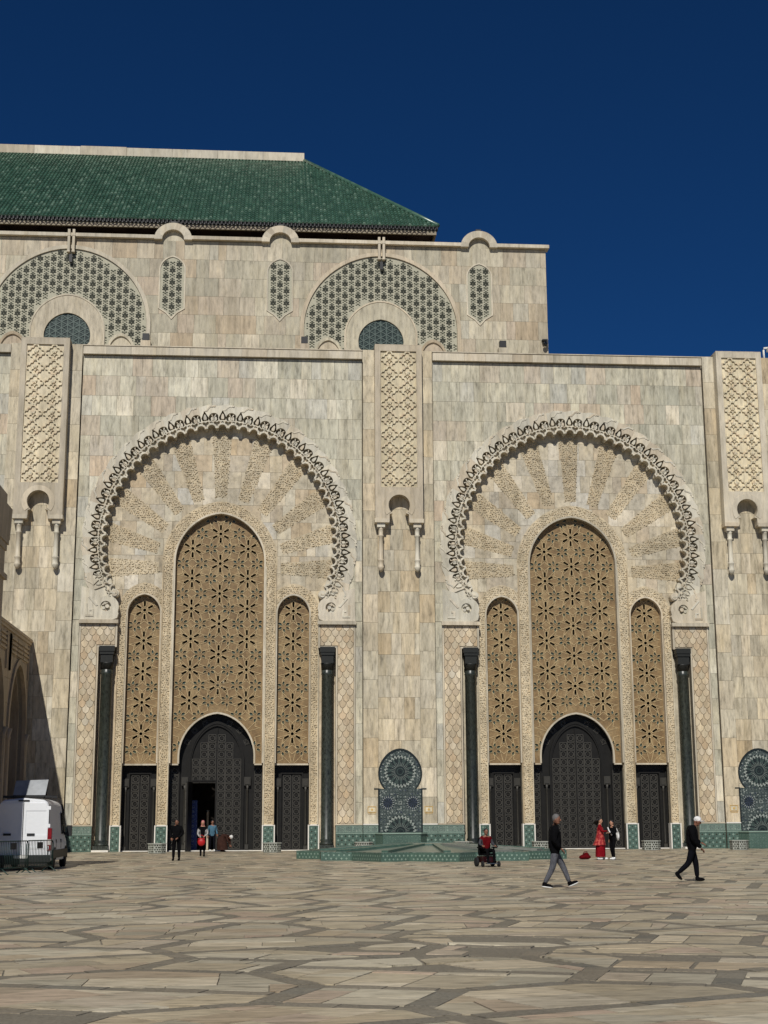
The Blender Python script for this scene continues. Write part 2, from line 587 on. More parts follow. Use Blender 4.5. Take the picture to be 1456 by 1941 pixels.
# carved arabesque relief: many small raised leaves inside a region
def relief(mb, inside, x0, x1, z0, z1, yb, h, step, mi=0, seed=1, ang=None):
    rnd = random.Random(seed)
    nz = int((z1 - z0) / step)
    nx = int((x1 - x0) / step)
    for j in range(nz + 1):
        for i in range(nx + 1):
            x = x0 + (i + .5 * (j % 2)) * step + rnd.uniform(-.3, .3) * step
            z = z0 + j * step + rnd.uniform(-.3, .3) * step
            if not inside(x, z):
                continue
            a = (PI / 4 if (i + j) % 2 else -PI / 4) + rnd.uniform(-1.2, 1.2)
            k_ = rnd.uniform(.75, 1.35)
            L, Wd = step * .55 * k_, step * .25 / k_ ** .5
            ca, sa = math.cos(a), math.sin(a)
            P = lambda u, w: (x + u * sa + w * ca, z + u * ca - w * sa)
            q = [P(L, 0), P(0, Wd), P(-L, 0), P(0, -Wd)]
            hh = h * rnd.uniform(.7, 1.1)
            vs = [(p[0], yb, p[1]) for p in q] + [(p[0] * .4 + x * .6, yb - hh, p[1] * .4 + z * .6) for p in q]
            mb.add(vs, [(4, 7, 6, 5), (0, 4, 5, 1), (1, 5, 6, 2), (2, 6, 7, 3), (3, 7, 4, 0)], mi)

L = 22.67          # bay spacing
ZC = 19.05         # centre of the great arches
XB = 9.04          # half width of a bay
PW = 2.295         # half width of a pilaster zone
# ================================================================== PORTAL BLOCK
portal = thing('mosque_portal', (11.3, 5, 0), 'tall pale stone mosque front with two great scalloped horseshoe arches and carved pilasters', 'mosque')
PO = Vector(portal.location)
def at(x=0, y=0, z=0):           # world point -> portal local
    return (x - PO.x, y - PO.y, z - PO.z)
def kz(th):
    return 1 + .045 * max(0, math.cos(th)) ** 2
def ringpt(r, th):
    k = kz(th)
    return (r * k * math.sin(th), ZC + r * k * math.cos(th))
TH = R(116)
def arch_hole(r):
    p = [ringpt(r, -TH + 2 * TH * i / 72) for i in range(73)]
    return p + [(6.25, 14.06), (6.25, 12.44), (7.36, 12.44), (7.36, -.2), (-7.36, -.2), (-7.36, 12.44), (-6.25, 12.44), (-6.25, 14.06)]
CW = dict(hw=2.87, zs=17.95, za=21.1)        # central window
SW = dict(hw=1.07, zs=14.62, za=15.85)       # side windows, centred +-SX
SX = 4.68
cwin = pointed(CW['hw'], CW['zs'], CW['za'], -.2, 14)
swin = pointed(SW['hw'], SW['zs'], SW['za'], -.2, 10)
BAYS = (0.0, L)
PILS = (-L / 2, L / 2, 1.5 * L)

lim_face = [300]; lim_pil = [300]; lim_tym = [300]; lim_scale = [300]
# ---- shell of the block
mb = MB()
mb.box(-24, 46, .95, 9.9, 31.55, 31.75)
mb.box(-24, -23.8, .95, 9.9, 0, 31.5)
mb.box(45.8, 46, .95, 9.9, 0, 31.5)
mb.box(-23.8, 45.8, 9.6, 9.9, 0, 31.54)
mb.box(-23.8, 45.8, 1.6, 9.6, -.02, .003)
mb.obj('roof_slab', 'trim', portal, at())
bay_meshes = {}
mb = MB()
plate(mb, [[(-XB, 0), (XB, 0), (XB, 31.9), (-XB, 31.9)]], [arch_hole(8.5)], .05, .53)
bay_meshes['wall'] = mb.mesh('bay_wall', 'mortar')
mb = MB()
plate(mb, [[(-8.3, 0), (8.3, 0), (8.3, 27.2), (-8.3, 27.2)]], [cwin, shift(swin, SX), shift(swin, -SX)], .56, .95, 0)
bay_meshes['tymp'] = mb.mesh('tympanum', 'tymp')

# ---- lattice screens
def slot(cx, cz, a, r0, r1, w, n=5):
    ca, sa = math.cos(a), math.sin(a)
    P = lambda u, v: (cx + u * sa + v * ca, cz + u * ca - v * sa)
    h = w / 2
    return [P(r0, 0), P(r0 + h, h), P(r1 - h * .6, h), P(r1, h * .35), P(r1, -h * .35), P(r1 - h * .6, -h), P(r0 + h, -h)]
def leafp(cx, cz, a, r0, r1, w):
    ca, sa = math.cos(a), math.sin(a)
    P = lambda u, v: (cx + u * sa + v * ca, cz + u * ca - v * sa)
    h = w / 2
    m1, m2 = r0 + (r1 - r0) * .35, r0 + (r1 - r0) * .7
    return [P(r0, 0), P(m1, h), P(m2, h * .9), P(r1, 0), P(m2, -h * .9), P(m1, -h)]
def in_poly(p, x, z):
    c = False
    n = len(p)
    for i in range(n):
        x1, z1 = p[i]; x2, z2 = p[(i + 1) % n]
        if (z1 > z) != (z2 > z) and x < (x2 - x1) * (z - z1) / (z2 - z1) + x1:
            c = not c
    return c
def lattice(outline, zfirst, cols, zlo, door=None):
    big, small = [], []
    def ok(p):
        return all(in_poly(outline, x, z) for x, z in p) and not (door and any(in_poly(door, x, z) for x, z in p))
    nrow = 14
    for ci, (cx, dz) in enumerate(cols):
        for k in range(-1, nrow):
            cz = zfirst - dz - k * 1.93
            fl = [slot(cx, cz, PI / 3 * i, .21, .6, .135) for i in range(6)]
            ctr = [(cx + .11 * math.sin(PI / 4 * i), cz + .11 * math.cos(PI / 4 * i)) for i in range(8)]
            if cz > zlo and ok([(cx, cz - .62), (cx, cz + .62), (cx - .4, cz), (cx + .4, cz)]):
                big += [f for f in fl if ok(f)] + [ctr]
            for sx in (-.587, .587):
                for i in range(6):
                    lp = leafp(cx + sx, cz - .965, PI / 3 * i, .13, .42, .165)
                    if ok(lp) and not any(abs(q[0][0] - lp[0][0]) < .05 and abs(q[0][1] - lp[0][1]) < .05 for q in small):
                        small.append(lp)
    mb = MB()
    plate(mb, [outline], big + small + ([door] if door else []), 0, .1)
    rim = MB()
    bigset = big
    for b in big + small:
        cx = sum(p[0] for p in b) / len(b); cz = sum(p[1] for p in b) / len(b)
        o = [(cx + (x - cx) * (1.28 if abs(x - cx) > .02 else 1), cz + (z - cz) * 1.12) for x, z in b]
        o = []
        for x, z in b:
            d = Vector((x - cx, z - cz)); d = d + d.normalized() * (.035 if b in bigset else .024)
            o.append((cx + d.x, cz + d.y))
        n = len(b)
        b2, o2 = b, o
        vs = [(x, -.035, z) for x, z in b2] + [(x, -.035, z) for x, z in o2] + [(x, 0, z) for x, z in o2] + [(x, .02, z) for x, z in b2]
        fs = []
        a = sum(b[i][0] * b[(i + 1) % n][1] - b[(i + 1) % n][0] * b[i][1] for i in range(n))
        for i in range(n):
            j = (i + 1) % n
            for q in ((i, j, n + j, n + i), (n + i, n + j, 2 * n + j, 2 * n + i), (3 * n + i, 3 * n + j, j, i)):
                fs.append(q if a < 0 else q[::-1])
        rim.add(vs, fs)
    inl = MB()
    for s_ in small:
        inl.prism(s_, .045, .09)
    # raised interlace ribs: straight strapwork between the flowers
    strap = MB()
    for ci, (cx, dz) in enumerate(cols):
        for k in range(nrow):
            cz = zfirst - dz - k * 1.93
            for i in range(6):
                a = PI / 3 * i
                for r0_, r1_, o0, o1 in ((.68, .97, 0, .3), (.68, .97, 0, -.3)):
                    P0 = (cx + r0_ * math.sin(a), cz + r0_ * math.cos(a)); P1 = (cx + r1_ * math.sin(a + o1), cz + r1_ * math.cos(a + o1))
                    d_ = Vector((P1[0] - P0[0], P1[1] - P0[1])).normalized() * .016
                    q = [(P0[0] - d_.y, P0[1] + d_.x), (P0[0] + d_.y, P0[1] - d_.x), (P1[0] + d_.y, P1[1] - d_.x), (P1[0] - d_.y, P1[1] + d_.x)]
                    if ok(q): strap.prism(q, -.022, .01)
            for i in range(12):
                a = PI / 6 * i + PI / 12
                q = [(cx + u * math.sin(a) + v * math.cos(a), cz + u * math.cos(a) - v * math.sin(a)) for u, v in ((.16, -.014), (.95, -.014), (.95, .014), (.16, .014))]
                if ok(q):
                    strap.prism(q, -.022, .01)
    return mb.mesh('lattice_screen', 'lattice'), rim.mesh('lattice_flower', 'latticerim'), inl.mesh('coloured_inlay', 'inlay'), strap.mesh('lattice_strap', 'latticerim')

def zoom(p, k=1.0):
    return p
c_out = pointed(CW['hw'] + .05, CW['zs'], CW['za'] + .05, 5.28, 14)
door_arch = pointed(2.36, 5.75, 8.42, 5.0, 12)
s_out = pointed(SW['hw'] + .05, SW['zs'], SW['za'] + .05, 5.28, 10)
lat_c = lattice(c_out, 19.78, [(0, 0), (1.76, .965), (-1.76, .965)], 6.0, door_arch)
lat_s = lattice(s_out, 14.83, [(0, 0)], 6.0)

# ---- carved bands round the windows
band_polys = [
    [(2.9, 1.58), (3.61, 1.58), (3.61, 18), (2.9, 18)], [(-3.61, 1.58), (-2.9, 1.58), (-2.9, 18), (-3.61, 18)],
    [(5.75, 1.58), (6.3, 1.58), (6.3, 14.7), (5.75, 14.7)], [(-6.3, 1.58), (-5.75, 1.58), (-5.75, 14.7), (-6.3, 14.7)],
    pointed(3.63, 17.95, 21.85, 17.5, 14),
    shift(pointed(1.66, 14.62, 16.55, 14.2, 10), SX), shift(pointed(1.66, 14.62, 16.55, 14.2, 10), -SX)]
wins = [cwin, shift(swin, SX), shift(swin, -SX)]
mb = MB()
plate(mb, band_polys, wins, .49, .57)
def in_band(x, z):
    return any(in_poly(p, x, z) for p in band_polys) and not any(in_poly([(q[0] * 1.0, q[1]) for q in w_], x, z) for w_ in wins)
def in_band_m(x, z):
    return all(in_band(x + dx, z + dz) for dx, dz in ((.06, 0), (-.06, 0), (0, .06), (0, -.06)))
bay_meshes['band'] = mb.mesh('carved_surround', 'carvedbed')
mb = MB()
relief(mb, in_band_m, -6.4, 6.4, 1.6, 22, .49, .055, .135, seed=3)
bay_meshes['bandleaf'] = mb.mesh('carved_leafwork', 'carved')
# slim fillets that edge the bands
mb = MB()
for x in (2.93, 3.56, 5.78, 6.26):
    for s in (-1, 1):
        mb.box(s * x - .035, s * x + .035, .40, .49, 1.58, 14.4 if x > 4 else 17.6)
bay_meshes['fillet'] = mb.mesh('band_fillet', 'carved')

# ---- fan of carved rays in the tympanum
def ray_poly(a):
    r_in = 3.85 + .75 * max(0, math.cos(a))
    c = (0, 17.5)
    ca, sa = math.cos(a), math.sin(a)
    b = math.cos(a) * (17.5 - ZC)
    r_out = -b + math.sqrt(b * b - (17.5 - ZC) ** 2 + 7.75 ** 2)
    P = lambda u, v: (c[0] + u * sa + v * ca, c[1] + u * ca - v * sa)
    return [P(r_in, -.36), P(r_in, .36), P(r_out, .66), P(r_out, -.66)]
ANG = [R(18 * i) for i in range(-5, 6)]
rays = [ray_poly(a) for a in ANG]
ray_meshes = []
for i, p in enumerate(rays):
    mb = MB()
    plate(mb, [p], band_polys[4:7], .492, .57, 0)
    xs = [q[0] for q in p]; zs = [q[1] for q in p]
    relief(mb, lambda x, z: in_poly(p, x, z) and not any(in_poly(q, x, z) for q in band_polys[4:7]) and math.hypot(x, z - ZC) < 7.6, min(xs), max(xs), min(zs), max(zs), .492, .06, .145, 1, seed=20 + i)
    ray_meshes.append(mb.mesh('carved_ray', ['carvedbed', 'carved']))

# ---- the great arch ring: one carved block repeated
DL = R(5.22)       # lobe step
DF = R(7.83)       # leaf step
def polar(pts):    # (r, angle) -> (x, z) local with centre at the origin
    return [(r * math.sin(a), r * math.cos(a)) for r, a in pts]
# lobe: cusped piece with a raised rim round a cut-out
mb = MB()
h = DL / 2
rc, rr = 7.17, .235
edge = []
for i in range(13):
    ph = PI * i / 12
    edge.append((rr * math.cos(ph), rc + rr * math.sin(ph)))
outer = polar([(7.66, -h + DL * i / 6) for i in range(7)])
prof = [(7.1 * math.sin(-h), 7.1 * math.cos(h))] + edge[::-1] + [(7.1 * math.sin(h), 7.1 * math.cos(h))] + outer[::-1]
plate(mb, [prof], [], .12, .5, 0)
for i in range(10):     # rim
    a0, a1 = PI * i / 10, PI * (i + 1) / 10
    q = [(c * math.cos(a), rc + c * math.sin(a)) for c, a in ((rr, a0), (rr + .1, a0), (rr + .1, a1), (rr, a1))]
    mb.prism(q, -.15, .12, 0)
for s in (-1, 1):       # filigree knots between the lobes
    a = s * h * .72
    for r_ in (7.36, 7.5):
        cx, cz = r_ * math.sin(a * (1 if r_ < 7.45 else .45)), r_ * math.cos(a)
        mb.prism([(cx + .06 * math.sin(PI / 3 * i), cz + .06 * math.cos(PI / 3 * i)) for i in range(6)], -.12, .12, 0)
mb.prism([(-.05, 7.5), (0, 7.44), (.05, 7.5), (0, 7.56)], -.12, .12, 0)
zig = polar([(7.6 + (.035 if i % 2 else -.035), -h + DL * i / 6) for i in range(7)])
for a, b in zip(zig, zig[1:]):
    mb.prism([a, b, (b[0], b[1] + .05), (a[0], a[1] + .075)], -.1, .12, 0)
me_lobe = mb.mesh('arch_lobe', 'ring')
# leaf block: plate with a pointed and a round sunk field
mb = MB()
h = DF / 2
la, ra = -DF / 4, DF / 4
def leaf_out(g=0):
    c = 7.72 * math.sin(la), 7.72 * math.cos(la)
    d = math.sin(la), math.cos(la)
    n_ = math.cos(la), -math.sin(la)
    P = lambda u, v: (c[0] + d[0] * u + n_[0] * v, c[1] + d[1] * u + n_[1] * v)
    s_ = 1 - g
    return [P(-.02 + g * .14, -.17 * s_), P(.15, -.235 * s_), P(.33, -.15 * s_), P(.62 * (1 - g * .55), 0), P(.33, .15 * s_), P(.15, .235 * s_), P(-.02 + g * .14, .17 * s_)]
def rnd_out(r=.325, n=16):
    cx, cz = 7.86 * math.sin(ra), 7.86 * math.cos(ra)
    return [(cx + r * math.sin(2 * PI * i / n), cz + r * math.cos(2 * PI * i / n)) for i in range(n)]
outl = polar([(7.64, -h + DF * i / 6) for i in range(7)]) + polar([(8.66 + .05 * math.cos(PI * (i - 3) / 3), h - DF * i / 6) for i in range(7)])
plate(mb, [outl], [leaf_out(), rnd_out()], -.06, .48, 0)
mb.prism(polar([(7.66, -h), (7.66, h), (8.35, h), (8.35, -h)]), .46, .5, 1)     # bed of the sunk fields
mb.prism(leaf_out(.58), -.05, .46, 0)
cx, cz = 7.86 * math.sin(ra), 7.86 * math.cos(ra)
rotp = lambda u, v: (cx + u * math.cos(ra) + v * math.sin(ra), cz - u * math.sin(ra) + v * math.cos(ra))
for s in (-1, 1):       # two buds and a fork inside the round
    pts = [(s * .115 + .068 * math.sin(2 * PI * i / 8), -.05 + .125 * math.cos(2 * PI * i / 8)) for i in range(8)]
    mb.prism([rotp(*p) for p in pts], -.05, .46, 0)
    mb.prism([rotp(*p) for p in ((0, .02), (s * .03, .02), (s * .16, .2), (s * .1, .23))], -.05, .46, 0)
mb.prism([rotp(*p) for p in ((-.025, -.24), (.025, -.24), (.025, .05), (-.025, .05))], -.05, .46, 0)
# hooked scroll, low and proud of the plate
for q in ([(8.3, -.6), (8.42, -.2), (8.62, .1), (8.68, .35), (8.6, .5), (8.52, .42), (8.56, .25), (8.5, .1), (8.3, -.2)],):
    mb.prism(polar([(r_, a_ * h) for r_, a_ in q]), -.09, -.05, 0)
mb.prism(polar([(8.55, .5 * h), (8.66, .55 * h), (8.66, .75 * h), (8.56, .72 * h)]), -.1, -.05, 0)
me_leaf = mb.mesh('arch_leaf_block', ['ring', 'ring'])

# scroll that ends the ring, and the spandrel piece under it
def scroll_mesh(s):
    mb = MB()
    circ = lambda cx, cz, r, n=16: [(s * (cx + r * math.sin(2 * PI * i / n)), cz + r * math.cos(2 * PI * i / n)) for i in range(n)]
    bodyp = [(6.42, 15.75), (6.68, 15.55), (6.62, 15.15), (6.35, 14.85), (6.22, 14.5), (6.3, 14.2), (6.6, 14.1), (8.55, 14.1), (8.55, 16.2), (7.6, 15.9), (7.2, 15.2), (6.9, 15.35), (6.7, 15.8)]
    plate(mb, [[(s * x, z) for x, z in bodyp], circ(6.92, 14.9, .72), circ(6.48, 15.78, .26)], [circ(7.02, 14.95, .33)], -.07, .5)
    mb.prism([(s * x, z) for x, z in ((6.5, 15.8), (6.75, 16.7), (8.3, 17.0), (8.6, 16.0), (7.5, 14.9), (6.8, 15.2))], .02, .5)
    mb.prism(circ(7.02, 14.95, .34), .18, .22)
    mb.prism(circ(6.93, 14.95, .12), -.06, 0.18)
    mb.prism(circ(7.14, 14.84, .1), -.06, 0.18)
    mb.prism(circ(7.07, 15.14, .08), -.06, 0.18)
    mb.prism(circ(6.48, 15.78, .2), -.13, -.07)
    for (a, b, c, d) in ((7.75, 8.25, 14.3, 14.42), (8.13, 8.25, 14.42, 15.1), (7.75, 7.87, 14.42, 14.75), (7.87, 8.0, 14.65, 14.75)):
        mb.prism([(s * a, c), (s * b, c), (s * b, d), (s * a, d)], -.11, -.07)
    mb.prism([(s * x, z) for x, z in ((7.5, 15.0), (7.62, 14.95), (8.1, 15.5), (8.0, 15.56))], -.11, -.07)
    return mb.mesh('arch_scroll', 'ring')
me_scroll = {s: scroll_mesh(s) for s in (-1, 1)}

# ---- scale-work on the piers
def scale_cells():
    w, hh = .46, .37
    base = [(0, -hh), (.16, -.25), (.225, -.06), (.23, 0), (.07, .12), (.005, .31), (0, hh), (-.005, .31), (-.07, .12), (-.23, 0), (-.225, -.06), (-.16, -.25)]
    base = [(x * .94, z * .94) for x, z in base]
    cells = []
    j = 0
    z = 1.6
    while z < 14.2:
        for i in range(-2, 8):
            x = 6.4 + i * w + (w / 2 if j % 2 else 0)
            cells.append([(x + a, z + b) for a, b in base])
        z += hh
        j += 1
    return cells
SC = scale_cells()
reg = [[(6.38, 12.55), (8.47, 12.55), (8.47, 13.82), (6.38, 13.82)], [(7.48, 1.62), (8.47, 1.62), (8.47, 12.56), (7.48, 12.56)]]
def cells_cut(cells, inc):
    V, F, of = cdt([ccw(c) for c in cells] + [ccw(p) for p in inc])
    nr = len(cells)
    out = {}
    for f, o in zip(F, of):
        k = [i for i in o if i < nr]
        if k and any(i >= nr for i in o):
            out.setdefault(k[0], []).append(f)
    return [(V, out[k]) for k in sorted(out)]
pier_cells = cells_cut(SC, reg)

# ---- doors
def frame_box(mb, x0, x1, z0, z1, w, yf, yb, mi=0):
    mb.box(x0, x0 + w, yf, yb, z0, z1, mi); mb.box(x1 - w, x1, yf, yb, z0, z1, mi)
    mb.box(x0 + w, x1 - w, yf, yb, z0, z0 + w, mi); mb.box(x0 + w, x1 - w, yf, yb, z1 - w, z1, mi)
mb = MB()
frame_box(mb, -.235, .235, -.235, .235, .03, -.06, 0, 1)
oc = lambda r: [(r * math.sin(PI / 4 * i + PI / 8), r * math.cos(PI / 4 * i + PI / 8)) for i in range(8)]
o1, o2 = oc(.175), oc(.14)
for i in range(8):
    mb.prism([o1[i], o1[(i + 1) % 8], o2[(i + 1) % 8], o2[i]], -.05, 0, 1)
mb.prism(oc(.07), -.04, 0)
me_coffer = mb.mesh('door_panel', ['woodpanel', 'woodedge'])
mb = MB()
mb.box(-.11, .11, -.13, .05, 0, .3)
mb.lathe([(.09, .3), (.06, .42), (.055, 3.55), (.08, 3.6), (.05, 3.66), (.12, 3.86)], (0, -.05, 0), 8)
mb.box(-.2, .2, -.16, .05, 3.86, 4.38)
mb.box(-.14, .14, -.2, -.16, 3.93, 4.31)
me_colon = mb.mesh('door_colonnette', 'brass')

def side_door(parent_loc, x):
    mb = MB()
    mb.box(-1.12, 1.12, .1, .2, 0, 5.25)
    mb.box(-1.12, -.62, 0.02, .1, 0, 5.25); mb.box(.62, 1.12, 0.02, .1, 0, 5.25)
    mb.box(-.62, .62, 0.02, .1, 4.62, 5.25)
    mb.box(-.62, .62, .04, .1, 0, .08)
    for s in (-1, 1):
        mb.box(s * .66 - .04, s * .66 + .04, -.04, .02, 0, 4.66)
        mb.box(s * 1.06 - .05, s * 1.06 + .05, -.06, .02, 0, 5.2)
    mb.box(-.7, .7, -.04, .02, 4.66, 4.76)
    mb.box(-1.1, 1.1, -.08, .02, 5.12, 5.25)
    return mb
me_sdoor = side_door(None, 0).mesh('door', 'wood')
inner = lambda hw, za, zb=0: pointed(hw, 5.3, za, zb, 10)
def main_door(wicket):
    mb = MB()
    outer = pointed(2.95, 5.9, 9.0, 0, 12)
    hole = [[(-1.5, -.1), (-.06, -.1), (-.06, 4.2), (-1.5, 4.2)]] if wicket else []
    plate(mb, [outer], hole, .1, .2)
    plate(mb, [inner(1.72, 7.92)], [inner(1.62, 7.76, -1)], -.06, .1)
    plate(mb, [inner(1.62, 7.76, 0)], [inner(1.55, 7.62, -1)], -.02, .1)
    if wicket:
        mb.box(-.05, .05, 0, .1, 0, 7.5)
        mb.box(-1.55, -1.5, -.02, .1, 0, 4.2); mb.box(-1.5, -.06, -.02, .1, 4.2, 4.3)
    else:
        mb.box(-.05, .05, 0, .1, 0, 7.5)
    for s in (-1, 1):
        mb.box(s * 2.28 - .04, s * 2.28 + .04, -.06, .1, 0, 5.2)
        mb.box(s * 2.86 - .05, s * 2.86 + .05, -.08, .1, 0, 5.2)
    mb.box(-2.9, -2.3, -.1, .1, 5.0, 5.2); mb.box(2.3, 2.9, -.1, .1, 5.0, 5.2)
    return mb.mesh('door', 'wood')
me_mdoor = {True: main_door(True), False: main_door(False)}

jamb_items = []
for s in (-1, 1):
    for c, w in ((3.265, .32), (6.03, .27)):
        mb = MB(); mb.box(s * c - w, s * c + w, .46, .56, 0, 1.5)
        zellij_studs(mb, s * c - w + .03, s * c + w - .03, .05, 1.46, .46, .2, 1)
        jamb_items.append(('jamb_tiling', mb.mesh('jamb_tiling', ['dado', 'basindot', 'fleurdk'])))
        for e in (-1, 1):
            w2_ = w + .04
            mb = MB(); mb.box(s * c + e * w2_ - .035, s * c + e * w2_ + .035, .42, .95, 0, 1.56)
            jamb_items.append(('jamb_edging', mb.mesh('jamb_edging', 'white')))
        mb = MB(); mb.box(s * c - w, s * c + w, .44, .56, 1.5, 1.58)
        jamb_items.append(('jamb_ledge', mb.mesh('jamb_ledge', 'white')))
for s in ():
    mb.box(s * 3.265 - .32, s * 3.265 + .32, .46, .56, 0, 1.5)
    mb.box(s * 6.03 - .27, s * 6.03 + .27, .46, .56, 0, 1.5)
def rim_plate(hw, zs, za, zb, w, n, yf, yb):
    mb = MB()
    plate(mb, [pointed(hw + w * .35, zs, za + w * .35, zb, n)], [pointed(hw - w * .65, zs, za - w * .65, zb - 1, n)], yf, yb)
    return mb
me_rim_c = rim_plate(CW['hw'], CW['zs'], CW['za'], 5.3, .11, 14, .40, .93).mesh('window_rim', 'trim')
me_rim_s = rim_plate(SW['hw'], SW['zs'], SW['za'], 5.3, .1, 10, .40, .93).mesh('window_rim', 'trim')
mb = rim_plate(2.36, 5.75, 8.42, 5.28, .11, 12, .78, 1.02)
for s in (-1, 1):
    mb.box(s * 2.63 - .29, s * 2.63 + .29, .80, 1.0, 5.19, 5.28)
me_rim_d = mb.mesh('door_arch_rim', 'trim')
mb = MB(); mb.box(-1.06, 1.06, .78, 1.0, 5.18, 5.28)
me_sill = mb.mesh('screen_sill', 'trim')

# niche column
mb = MB()
mb.box(-.44, .44, -.44, .44, .12, .36)
mb.lathe([(.43, .36), (.43, .45), (.37, .55), (.41, .64), (.36, .72), (.35, 10.7), (.39, 10.75), (.36, 10.82), (.36, 11.3)], (0, 0, 0), 16)
me_ncol = mb.mesh('niche_column', 'granite')
mb = MB()
mb.lathe([(.37, 11.0), (.39, 11.35), (.44, 11.42)], (0, 0, 0), 16)
for z0, z1, a in ((11.42, 11.92, .37), (11.92, 12.1, .43), (12.1, 12.43, .47)):
    mb.box(-a, a, -a, a, z0, z1)
me_ncap = mb.mesh('column_capital', 'granitecap')
mb = MB(); mb.box(-.5, .5, -.5, .45, 0, .12)
me_nbase = mb.mesh('column_plinth', 'white')

stuff_face, stuff_tym, stuff_scale = MB(), MB(), MB()
for bi, bx in enumerate(BAYS):
    o_ = at(bx, 0, 0)
    wall = link('bay_wall', bay_meshes['wall'], portal, o_)
    # facing slabs
    rects = wall_rects(-XB + .03, XB - .03, 14.1, 31.3, 1.335, [.62, .9, 1.1, 1.3, 1.5])
    cells = cut_slabs(rects, [], [arch_hole(8.52)])
    rects2 = []
    for s in (-1, 1):
        a, b = sorted((s * 8.6, s * (XB - .02)))
        rects2 += wall_rects(a, b, 1.6, 14.08, 1.6, [2])
    for r_ in rects2:
        cells.append(([(r_[0], r_[2]), (r_[1], r_[2]), (r_[1], r_[3]), (r_[0], r_[3])], [(0, 1, 2), (0, 2, 3)]))
    lim = [min(lim_face[0], 150)]
    rest = put_slabs(cells, 'facing_slab', '', 'facing', wall, 0, .05, lim)
    lim_face[0] -= 150 - lim[0]
    o = len(stuff_face.v)
    stuff_face.v += [(x + bx, y, z) for x, y, z in rest.v]
    stuff_face.f += [tuple(i + o for i in f) for f in rest.f]; stuff_face.mi += rest.mi; stuff_face.sm += rest.sm
    # cornice
    mb = MB()
    x = -XB + .02
    while x < XB - .05:
        w = min(random.uniform(1.2, 2.2), XB - .02 - x)
        if XB - .02 - x - w < .5: w = XB - .02 - x
        mb = MB(); mb.box(x + .006, x + w - .006, -.26, .04, 31.36, 31.86)
        mb.obj('cornice_block', 'trim', portal, o_)
        x += w
    mb = MB(); mb.box(-XB, XB, -.3, .2, 31.9, 31.96)
    mb.obj('cornice_coping', 'trim', portal, o_)
    # tympanum
    ty = link('tympanum', bay_meshes['tymp'], portal, o_)
    rects = wall_rects(-7.5, 7.5, 13.9, 27.1, 1.1, [.6, .8, 1.0, 1.2])
    inc = [[ringpt(7.7, -TH + 2 * TH * i / 60) for i in range(61)] + [(6.4, 13.9), (-6.4, 13.9)]]
    cells = cut_slabs(rects, inc, rays + band_polys + wins)
    lim = [150]
    rest = put_slabs(cells, 'tympanum_slab', '', 'tymp', ty, .5, .56, lim, .006)
    if rest.v:
        rest.obj('tympanum_slabs', 'tymp', ty, kind='stuff')
    for me in ray_meshes:
        link('carved_ray', me, ty)
    bd = link('carved_surround', bay_meshes['band'], portal, o_)
    link('carved_leafwork', bay_meshes['bandleaf'], bd, kind='stuff')
    link('band_fillet', bay_meshes['fillet'], bd)
    # ring
    mb = MB()
    pts_in = [ringpt(7.12, -TH + 2 * TH * i / 48) for i in range(49)]
    pts_out = [ringpt(7.7, -TH + 2 * TH * i / 48) for i in range(49)]
    for i in range(48):
        mb.add([(pts_out[i][0], .03, pts_out[i][1]), (pts_out[i + 1][0], .03, pts_out[i + 1][1]), (pts_out[i + 1][0], .5, pts_out[i + 1][1]), (pts_out[i][0], .5, pts_out[i][1])], [(0, 3, 2, 1)])
    ringo = mb.obj('arch_ring', 'ring', portal, o_)
    n = int(TH / DL)
    for i in range(-n, n + 1):
        th = i * DL
        link('arch_lobe', me_lobe, ringo, (0, 0, ZC), (0, th, 0), kz(th))
    n = int(TH / DF)
    for i in range(-n, n + 1):
        th = i * DF + DF / 4
        if th > TH: continue
        link('arch_leaf_block', me_leaf, ringo, (0, 0, ZC), (0, th, 0), kz(th))
    for s in (-1, 1):
        link('arch_scroll', me_scroll[s], ringo)
    # screens, rims
    for me4, dx, hw in ((lat_c, 0, 1), (lat_s, -SX, 0), (lat_s, SX, 0)):
        sc = link('lattice_screen', me4[0], portal, at(bx + dx, .83, 0))
        link('lattice_flower_rims', me4[1], sc, kind='stuff')
        link('coloured_inlay', me4[2], sc, kind='stuff')
        link('lattice_straps', me4[3], sc, kind='stuff')
        link('window_rim', me_rim_c if hw else me_rim_s, portal, at(bx + dx, 0, 0))
        if not hw:
            link('screen_sill', me_sill, portal, at(bx + dx, 0, 0))
    link('door_arch_rim', me_rim_d, portal, o_)
    # doors
    for dx in (-SX, SX):
        d = link('door', me_sdoor, portal, at(bx + dx, 1.3, 0))
        for r_ in range(9):
            for cx in (-.29, .29):
                link('door_panel', me_coffer, d, (cx, .1, .36 + r_ * .5))
        for cx in (-.86, .86):
            link('door_colonnette', me_colon, d, (cx, .02, 0))
    wick = bi == 0
    d = link('door', me_mdoor[wick], portal, at(bx, 1.3, 0))
    ip = inner(1.56, 7.66)
    for r_ in range(15):
        z = .36 + r_ * .5
        for cx in (-1.28, -.78, -.29, .29, .78, 1.28):
            if not all(in_poly(ip, cx + a, z + b) for a in (-.22, .22) for b in (-.2, .22)):
                continue
            if wick and cx < 0 and z < 4.2:
                continue
            link('door_panel', me_coffer, d, (cx, .1, z))
        if z < 4.9:
            for cx in (-2.57, 2.57):
                link('door_panel', me_coffer, d, (cx, .1, z))
    for a in range(-3, 4):      # panels following the arch band
        for rr_ in (2.02,):
            th = R(a * 22)
            x, z = rr_ * math.sin(th), 5.75 + 2.2 * math.cos(th)
            if abs(a) != 0:
                link('door_panel', me_coffer, d, (x, .1, z), (0, th, 0), .7)
    for cx in (-1.93, 1.93):
        link('door_colonnette', me_colon, d, (cx, .02, .1))
